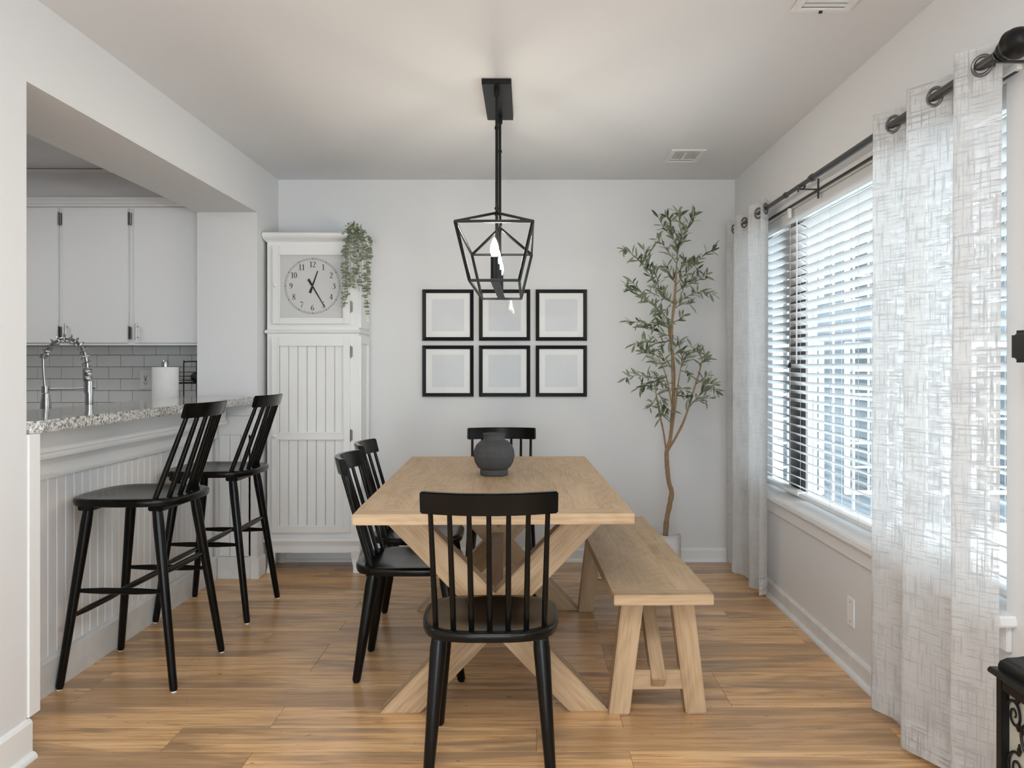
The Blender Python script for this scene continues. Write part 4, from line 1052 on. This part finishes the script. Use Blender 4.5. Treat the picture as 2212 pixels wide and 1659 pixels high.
for i, (p, d, kind) in enumerate(leafs):
    up = Vector((rnd.uniform(-.6, .6), rnd.uniform(-1, .3), rnd.uniform(0, 1))); x = d.cross(up).normalized(); z = x.cross(d)
    idx = {0: rnd.randrange(0, 6), 1: rnd.randrange(6, 12), 2: rnd.randrange(12, 15)}[kind]
    sc_ = rnd.uniform(0.85, 1.3)
    mw = Matrix(((x.x*sc_, d.x*sc_, z.x*sc_, p.x-ol.off.x), (x.y*sc_, d.y*sc_, z.y*sc_, p.y-ol.off.y), (x.z*sc_, d.z*sc_, z.z*sc_, p.z-ol.off.z), (0, 0, 0, 1)))
    if i < 300:
        o = bpy.data.objects.new('leaf', LM[idx][0]); col.objects.link(o); o.parent = ol.e; o.matrix_local = mw
    else:
        lm = LM[idx][1]; rest.add([mw @ v for v in lm.v], lm.f)
o = rest.build('foliage', M['leafb'], ol.e, smooth=True); o['kind'] = 'stuff'

# ------------------------------------------------------------------ window
GX = WR+0.115
wd = struct('window_1', MB().box(GX-0.03, GX+0.03, WY0, WY0+0.05, WZ0, WZ1).box(GX-0.03, GX+0.03, WY1-0.05, WY1, WZ0, WZ1).box(GX-0.03, GX+0.03, WY0+0.05, WY1-0.05, WZ1-0.05, WZ1).box(GX-0.03, GX+0.03, WY0+0.05, WY1-0.05, WZ0, WZ0+0.05),
            M['trim'], 'wide white framed window with dark mullion behind blinds', 'window')
MB().box(GX-0.03, GX+0.03, 4.40, 4.62, WZ0+0.05, WZ1-0.05).build('mullion', M['bronze'], wd)
MB().box(GX-0.025, GX+0.02, 4.325, 4.36, WZ0+0.05, WZ1-0.05).build('sash_frame', M['trim'], wd)
for ya, yb in ((WY0+0.05, 3.28), (3.31, 4.325), (4.62, WY1-0.05)):
    MB().box(GX-0.003, GX+0.003, ya, yb, WZ0+0.05, WZ1-0.05).build('pane', M['wglass'], wd)
MB().box(GX-0.025, GX+0.02, 3.28, 3.31, WZ0+0.05, WZ1-0.05).build('sash_frame', M['trim'], wd)
mt = None
for ya, yb in ((WY0+0.05, 3.28), (3.31, 4.325), (4.62, WY1-0.05)):
    nn = max(2, int((yb-ya)/0.24))
    for k in range(1, nn):
        yv = ya+(yb-ya)*k/nn
        MB().box(GX+0.006, GX+0.016, yv-0.007, yv+0.007, WZ0+0.05, WZ1-0.05).build('muntin', M['trim'], wd)
    for k in range(1, 6):
        zv = WZ0+0.05+(WZ1-WZ0-0.1)*k/6
        MB().box(GX+0.007, GX+0.015, ya, yb, zv-0.007, zv+0.007).build('muntin', M['trim'], wd)
sill = MB().box(WR-0.05, WR+0.085, WY0-0.05, WY1+0.04, WZ0-0.012, WZ0+0.020).build('window_sill', M['trim'], wd, bevel=0.006)
MB().box(WR-0.016, WR, WY0-0.03, WY1+0.02, WZ0-0.085, WZ0-0.012).build('sill_apron', M['trim'], wd, bevel=0.003)

# blinds: every slat a piece
BX = WR+0.048
tilt = math.radians(24)
def blind(name, ya, yb, label, nlad):
    b = empty(name, (BX, (ya+yb)/2, WZ1), 0, label, 'blinds', 'window blinds')
    L_ = yb-ya
    MB().box(-0.026, 0.026, -L_/2, L_/2, -0.052, -0.004).build('headrail', M['trim'], b, bevel=0.003)
    MB().box(-0.034, -0.027, -L_/2-0.004, L_/2+0.004, -0.068, -0.003).build('valance', M['slat'], b, bevel=0.002)
    secs = [(-0.025, 0), (-0.0125, 0.0028), (0, 0.0038), (0.0125, 0.0028), (0.025, 0)]
    ring = secs+[(x, z-0.0026) for x, z in reversed(secs)]
    ca, sa = math.cos(tilt), math.sin(tilt)
    rr = [(x*ca+z*sa, -x*sa+z*ca) for x, z in ring]
    me = MB().loft([[(x, -L_/2+0.004, z) for x, z in rr], [(x, L_/2-0.004, z) for x, z in rr]]).mesh('slat', smooth=True); me.materials.append(M['slat'])
    z = -0.095; zb = -(WZ1-WZ0-0.02)+0.035; zs = []
    while z > zb+0.02:
        o = bpy.data.objects.new('slat', me); col.objects.link(o); o.parent = b; o.location = (0, 0, z); zs.append(z)
        o.rotation_euler = (random.uniform(-0.0012, 0.0012), random.uniform(-0.035, 0.035), 0); z -= 0.0435
    MB().box(-0.026, 0.026, -L_/2+0.002, L_/2-0.002, zb-0.008, zb+0.010).build('bottom_rail', M['trim'], b, bevel=0.003)
    for k in range(nlad):
        yy = -L_/2+0.12+(L_-0.24)*k/max(1, nlad-1)
        MB().box(-0.0268, -0.0255, yy-0.001, yy+0.001, zb, -0.05).build('ladder_cord', M['cord'], b)
        MB().box(0.0255, 0.0268, yy-0.001, yy+0.001, zb, -0.05).build('ladder_cord', M['cord'], b)
    return b, L_
b1_, L1 = blind('window_blind', WY0+0.02, 4.262, 'wide white slatted blind over the near window section', 6)
b2_, L2 = blind('window_blind', 4.275, WY1-0.02, 'narrow white slatted blind beside the far curtain', 2)
wnd = MB().tube([(-0.040, L1/2-0.02, -0.06), (-0.042, L1/2-0.02, -0.78)], 0.0035, 6).build('tilt_wand', M['cord'], b1_)
MB().lathe([(0.007, -0.80), (0.008, -0.79), (0.006, -0.775)], (-0.042, L1/2+0.09, 0), 10).build('cord_tassel', M['blackm'], b1_)

# dark track line along the top of the window opening
hd = MB().box(WR-0.012, WR-0.0005, WY0-0.06, WY1+0.02, WZ1+0.002, WZ1+0.012)
o = struct('trim_7', hd, M['rodm'], 'thin dark track above the window blinds', 'trim', bevel=0.001)
MB().box(WR-0.016, WR-0.0005, WY0-0.08, WY0-0.005, WZ1+0.004, WZ1+0.022).build('track_end', M['trim'], o, bevel=0.002)
MB().box(WR-0.013, WR-0.0005, 4.30, 4.33, WZ1-0.045, WZ1+0.001).build('track_clip', M['trim'], o, bevel=0.001)

# ------------------------------------------------------------------ curtain rod and curtains
RX, RZ = 1.245, 2.072
cr_ = Thing('curtain_rod', (RX, 3.7, RZ), 'dark metal curtain rod with ball finial above the window', 'curtain rod')
cr_.part('rod', MB().tube([(RX, 2.25, RZ), (RX, 3.75, RZ)], 0.0135, 14), M['rodm'], smooth=True)
cr_.part('rod_extension', MB().tube([(RX, 3.745, RZ), (RX, 5.30, RZ)], 0.0105, 14), M['rodm'], smooth=True)
cr_.part('rod_collar', MB().lathe([(0.0165, 3.73), (0.0165, 3.765)], (RX, 0, RZ), 14, 'y').lathe([(0.014, 4.12), (0.014, 4.14)], (RX, 0, RZ), 14, 'y'), M['rodm'], smooth=True)
fy = 2.165
fin = [(0.016, 0.10), (0.017, 0.085), (0.024, 0.074), (0.025, 0.068), (0.019, 0.062), (0.021, 0.055), (0.032, 0.046), (0.0375, 0.030), (0.039, 0.026), (0.0375, 0.022), (0.037, 0.006), (0.0325, -0.010), (0.029, -0.014), (0.026, -0.021), (0.017, -0.029), (0.012, -0.030), (0.002, -0.032)]
cr_.part('finial', MB().lathe([(r, fy+h) for r, h in fin], (RX, 0, RZ), 28, 'y'), M['blackm'], smooth=True)
def bracket(y):
    mb = MB().bar((RX-0.005, y, RZ-0.019), (WR, y, RZ-0.019), 0.009, 0.006).box(WR-0.004, WR-0.0006, y-0.009, y+0.009, RZ-0.06, RZ+0.03)
    mb.tube([(RX+0.018*math.cos(a), y, RZ+0.018*math.sin(a)) for a in [PI*1.0+PI*k/8 for k in range(9)]], 0.0045, 8)
    mb.tube([(RX-0.012, y, RZ-0.016), (RX-0.014, y, RZ-0.032)], 0.004, 8)
    cr_.part('bracket', mb, M['rodm'])
for y in (2.262, 3.90, 5.22): bracket(y)

def curtain(name, plan, label, zb, sway):
    """plan: the cloth's line seen from above, far end first; folds run down from it"""
    y0, y1 = plan[0][1], plan[-1][1]
    ctn = empty(name, (RX, (y0+y1)/2, 0.0), 0, label, 'curtain', 'linen grommet curtains')
    ztop = RZ+0.052
    base = smoothpts([(x, y, 0) for x, y in plan], 12); nu = len(base)-1
    def pos(u, z):
        p = base[min(nu, max(0, int(round(u*nu))))]; t = (z-zb)/(ztop-zb)
        am = 1.0-0.18*(1-t)*math.sin(9*u+1)
        return Vector((RX+(p.x-RX)*am+0.004*(1-t)*math.sin(31*u), p.y+sway*(1-t)+0.006*(1-t)*math.sin(17*u), z+0.010*(1-t)*math.sin(6*u+1)))
    xs = [pos(i/nu, ztop) for i in range(nu+1)]; cum = [0]
    for i in range(nu): cum.append(cum[-1]+(xs[i+1]-xs[i]).length)
    def sheet(name_, zlo, zhi, nz, m, off=0.0):
        vs = []; fs = []; uvs = []
        for j in range(nz+1):
            z = zlo+(zhi-zlo)*j/nz
            for i in range(nu+1):
                p = pos(i/nu, z)
                if off:
                    q = pos(min(1, (i+1)/nu), z)-pos(max(0, (i-1)/nu), z); nn = Vector((-q.y, q.x, 0)).normalized(); p = p+nn*off
                vs.append((p.x-RX, p.y-(y0+y1)/2, p.z)); uvs.append((cum[i], z))
        for j in range(nz):
            for i in range(nu):
                a = j*(nu+1)+i; fs.append((a, a+1, a+nu+2, a+nu+1))
        me = bpy.data.meshes.new(name_); me.from_pydata(vs, [], fs); uvl = me.uv_layers.new(name='UVMap')
        for lp in me.loops: uvl.data[lp.index].uv = uvs[lp.vertex_index]
        for p in me.polygons: p.use_smooth = True
        me.materials.append(m); o = bpy.data.objects.new(name_, me); col.objects.link(o); o.parent = ctn
        return o
    sheet('panel', zb, ztop, 24, M['curtain'])
    sheet('header_band', ztop-0.125, ztop-0.001, 3, M['band'], 0.0012)
    sheet('hem', zb+0.001, zb+0.10, 3, M['band'], 0.0012)
    # grommets where the cloth crosses the rod
    last = None
    for i in range(1, nu):
        a, b = xs[i-1].x-RX, xs[i].x-RX
        if a == 0 or (a < 0) != (b < 0):
            t = a/(a-b); p = xs[i-1].lerp(xs[i], t); q = (xs[i]-xs[i-1]).normalized(); nn = Vector((-q.y, q.x, 0))
            u = q; v = Vector((0, 0, 1)); ring = []
            for k in range(25):
                an = 2*PI*k/24
                ring.append(Vector((p.x-RX, p.y-(y0+y1)/2, RZ))+(u*math.cos(an)+v*math.sin(an))*0.0265)
            MB().tube(ring, 0.0055, 8, cap=False).build('grommet', M['ring'], ctn, smooth=True)
    return ctn
curtain('curtain', [(1.275, 3.02), (1.205, 2.99), (1.245, 2.916), (1.292, 2.80), (1.262, 2.74), (1.20, 2.712), (1.245, 2.617), (1.292, 2.50), (1.262, 2.44), (1.20, 2.413), (1.245, 2.345), (1.275, 2.30)],
        'sheer white linen curtain nearest the viewer', 0.035, 0.03)
curtain('curtain', [(1.27, 5.27), (1.205, 5.21), (1.245, 5.14), (1.285, 5.07), (1.255, 5.02), (1.205, 5.0), (1.245, 4.92), (1.29, 4.79), (1.255, 4.72), (1.205, 4.69), (1.245, 4.62), (1.275, 4.545), (1.24, 4.475), (1.21, 4.45)],
        'sheer white linen curtain gathered in the far corner', 0.045, 0.02)

# ------------------------------------------------------------------ small things on the right wall
wp = Thing('wall_plate', (WR, 3.50, 0.25), 'blank white wall plate below the window', 'wall plate')
wp.part('plate', MB().box(WR-0.007, WR-0.0005, 3.462, 3.538, 0.186, 0.304), M['plast'], bevel=0.003)
for z in (0.205, 0.285): wp.part('screw', MB().lathe([(0.0035, -0.0085), (0.0035, -0.0068)], (WR, 3.5, z), 10, 'x'), M['steel'])
bx = Thing('wall_box', (WR, 2.05, 1.28), 'small black box mounted on right wall at frame edge', 'box')
bx.part('body', MB().box(WR-0.100, WR-0.012, 2.04, 2.18, 1.258, 1.339), M['blackm'], bevel=0.012, seg=3)
bx.part('mounting_plate', MB().box(WR-0.075, WR-0.0005, 2.03, 2.15, 1.249, 1.257), M['blackm'], bevel=0.002)
bx.part('wall_mount', MB().box(WR-0.0125, WR-0.0005, 2.05, 2.13, 1.265, 1.33), M['blackm'])

# black scrollwork box
SX, SY1, SY0 = 1.085, 1.985, 1.50
sx1 = WR-0.04
sbx = Thing('scrollwork_box', ((SX+sx1)/2, (SY0+SY1)/2, 0), 'black metal box with scrollwork vine panel at lower right', 'decorative box')
ztp = CAMZ-(1455-HY)*SY1/F
def ringr(p, z): return [(SX-p, SY0-p, z), (sx1+min(p, 0.03), SY0-p, z), (sx1+min(p, 0.03), SY1+p, z), (SX-p, SY1+p, z)]
sbx.part('top_plate', MB().loft([ringr(0.012, ztp), ringr(0.014, ztp+0.006), ringr(0.010, ztp+0.014)]), M['blackm'], bevel=0.001)
lid = []
for p, dz in ((-0.004, 0.014), (-0.003, 0.022), (-0.006, 0.032), (-0.016, 0.042), (-0.032, 0.049), (-0.044, 0.056), (-0.052, 0.064), (-0.058, 0.070), (-0.07, 0.071)): lid.append(ringr(p, ztp+dz))
sbx.part('lid', MB().loft(lid), M['blackm'], smooth=True)
for (xa, ya) in ((SX, SY0), (SX, SY1-0.024), (sx1-0.024, SY0), (sx1-0.024, SY1-0.024)):
    sbx.part('post', MB().box(xa, xa+0.024, ya, ya+0.024, 0, ztp), M['blackm'], bevel=0.002)
sbx.part('frame_rail', MB().box(SX+0.001, SX+0.022, SY0+0.024, SY1-0.024, ztp-0.03, ztp), M['blackm'], bevel=0.002)
sbx.part('frame_rail', MB().box(SX+0.001, SX+0.022, SY0+0.024, SY1-0.024, 0.04, 0.08), M['blackm'], bevel=0.002)
sbx.part('back_panel', MB().box(sx1-0.012, sx1-0.004, SY0+0.024, SY1-0.024, 0.04, ztp), M['blackm'])
sbx.part('end_panel', MB().box(SX+0.024, sx1-0.024, SY1-0.016, SY1-0.010, 0.04, ztp), M['blackm'])
sbx.part('frosted_panel', MB().box(SX+0.018, SX+0.021, SY0+0.024, SY1-0.024, 0.08, ztp-0.03), M['cream'])
px_ = SX+0.013
def spiral(cy, cz, r0, a0, turns, dirn):
    return [(px_, cy+dirn*r0*(1-0.86*t)*math.cos(a0+t*turns*2*PI), cz+r0*(1-0.86*t)*1.15*math.sin(a0+t*turns*2*PI)) for t in [k/40 for k in range(41)]]
ys_, zs_ = SY1-0.024, ztp-0.03
for (dy_, dz_, r, a0, tn, dr) in ((0.028, 0.045, 0.030, 0.3, 1.6, 1), (0.085, 0.075, 0.042, 2.6, 1.7, 1), (0.035, 0.165, 0.035, 1.2, 1.7, -1), (0.125, 0.03, 0.030, 0.0, 1.6, -1), (0.15, 0.14, 0.045, 2.2, 1.7, 1), (0.21, 0.07, 0.04, 2.0, 1.6, -1), (0.08, 0.23, 0.04, 0.2, 1.7, 1), (0.26, 0.15, 0.04, 1.2, 1.6, 1), (0.19, 0.24, 0.04, 2.2, 1.7, -1), (0.05, 0.31, 0.04, 1.2, 1.7, -1), (0.14, 0.33, 0.04, 0.4, 1.7, 1), (0.24, 0.33, 0.04, 0.4, 1.7, 1), (0.33, 0.08, 0.04, 0.4, 1.7, 1), (0.35, 0.2, 0.04, 1.4, 1.7, -1), (0.33, 0.31, 0.04, 0.4, 1.7, 1)):
    sp_ = spiral(ys_-dy_, zs_-dz_, r, a0, tn, dr)
    s_ = sbx.part('scroll', MB().tube(sp_, [0.0035-0.0012*k/40 for k in range(41)], 6), M['blackm'], smooth=True)
    for t in (0, 7, 14):
        p = Vector(sp_[t]); c = Vector((px_, ys_-dy_, zs_-dz_)); d = (p-c).normalized()+Vector((0, 0.3, 0.4)); d.normalize(); v = Vector((1, 0, 0)).cross(d)
        o_ = [p, p+d*0.010+v*0.0065, p+d*0.017+v*0.003, p+d*0.026, p+d*0.017-v*0.003, p+d*0.010-v*0.0065]
        sbx.part('vine_leaf', MB().loft([[q+Vector((-0.002, 0, 0)) for q in o_], [q+Vector((0.002, 0, 0)) for q in o_]]), M['blackm'], parent=s_)

# ------------------------------------------------------------------ outside
tag(MB().box(WR+TH+0.005, 16, -8, 14, -0.5, -0.4).build('patio', M['grass'], None), 'pale patio ground outside the window', 'ground', None, 'structure')
NY = 9.0
nh = Thing('neighbour_house', (5.0, NY+0.2, -0.4), 'blue grey house wall with white gridded windows behind blinds', 'house')
nh.part('wall', MB().box(1.75, 9.0, NY, NY+0.3, -0.4, 6.2), M['siding'])
for k in range(5):
    for r in range(3):
        x = 2.0+1.32*k; z = -0.1+2.0*r
        f = nh.part('window', MB().box(x, x+1.1, NY-0.05, NY, z, z+1.6), M['trim'], bevel=0.008)
        for a in range(5):
            for b in range(6):
                xa = x+0.05+a*0.203; za = z+0.05+b*0.253
                nh.part('pane', MB().box(xa, xa+0.178, NY-0.056, NY-0.049, za, za+0.228), M['nglass'], parent=f)
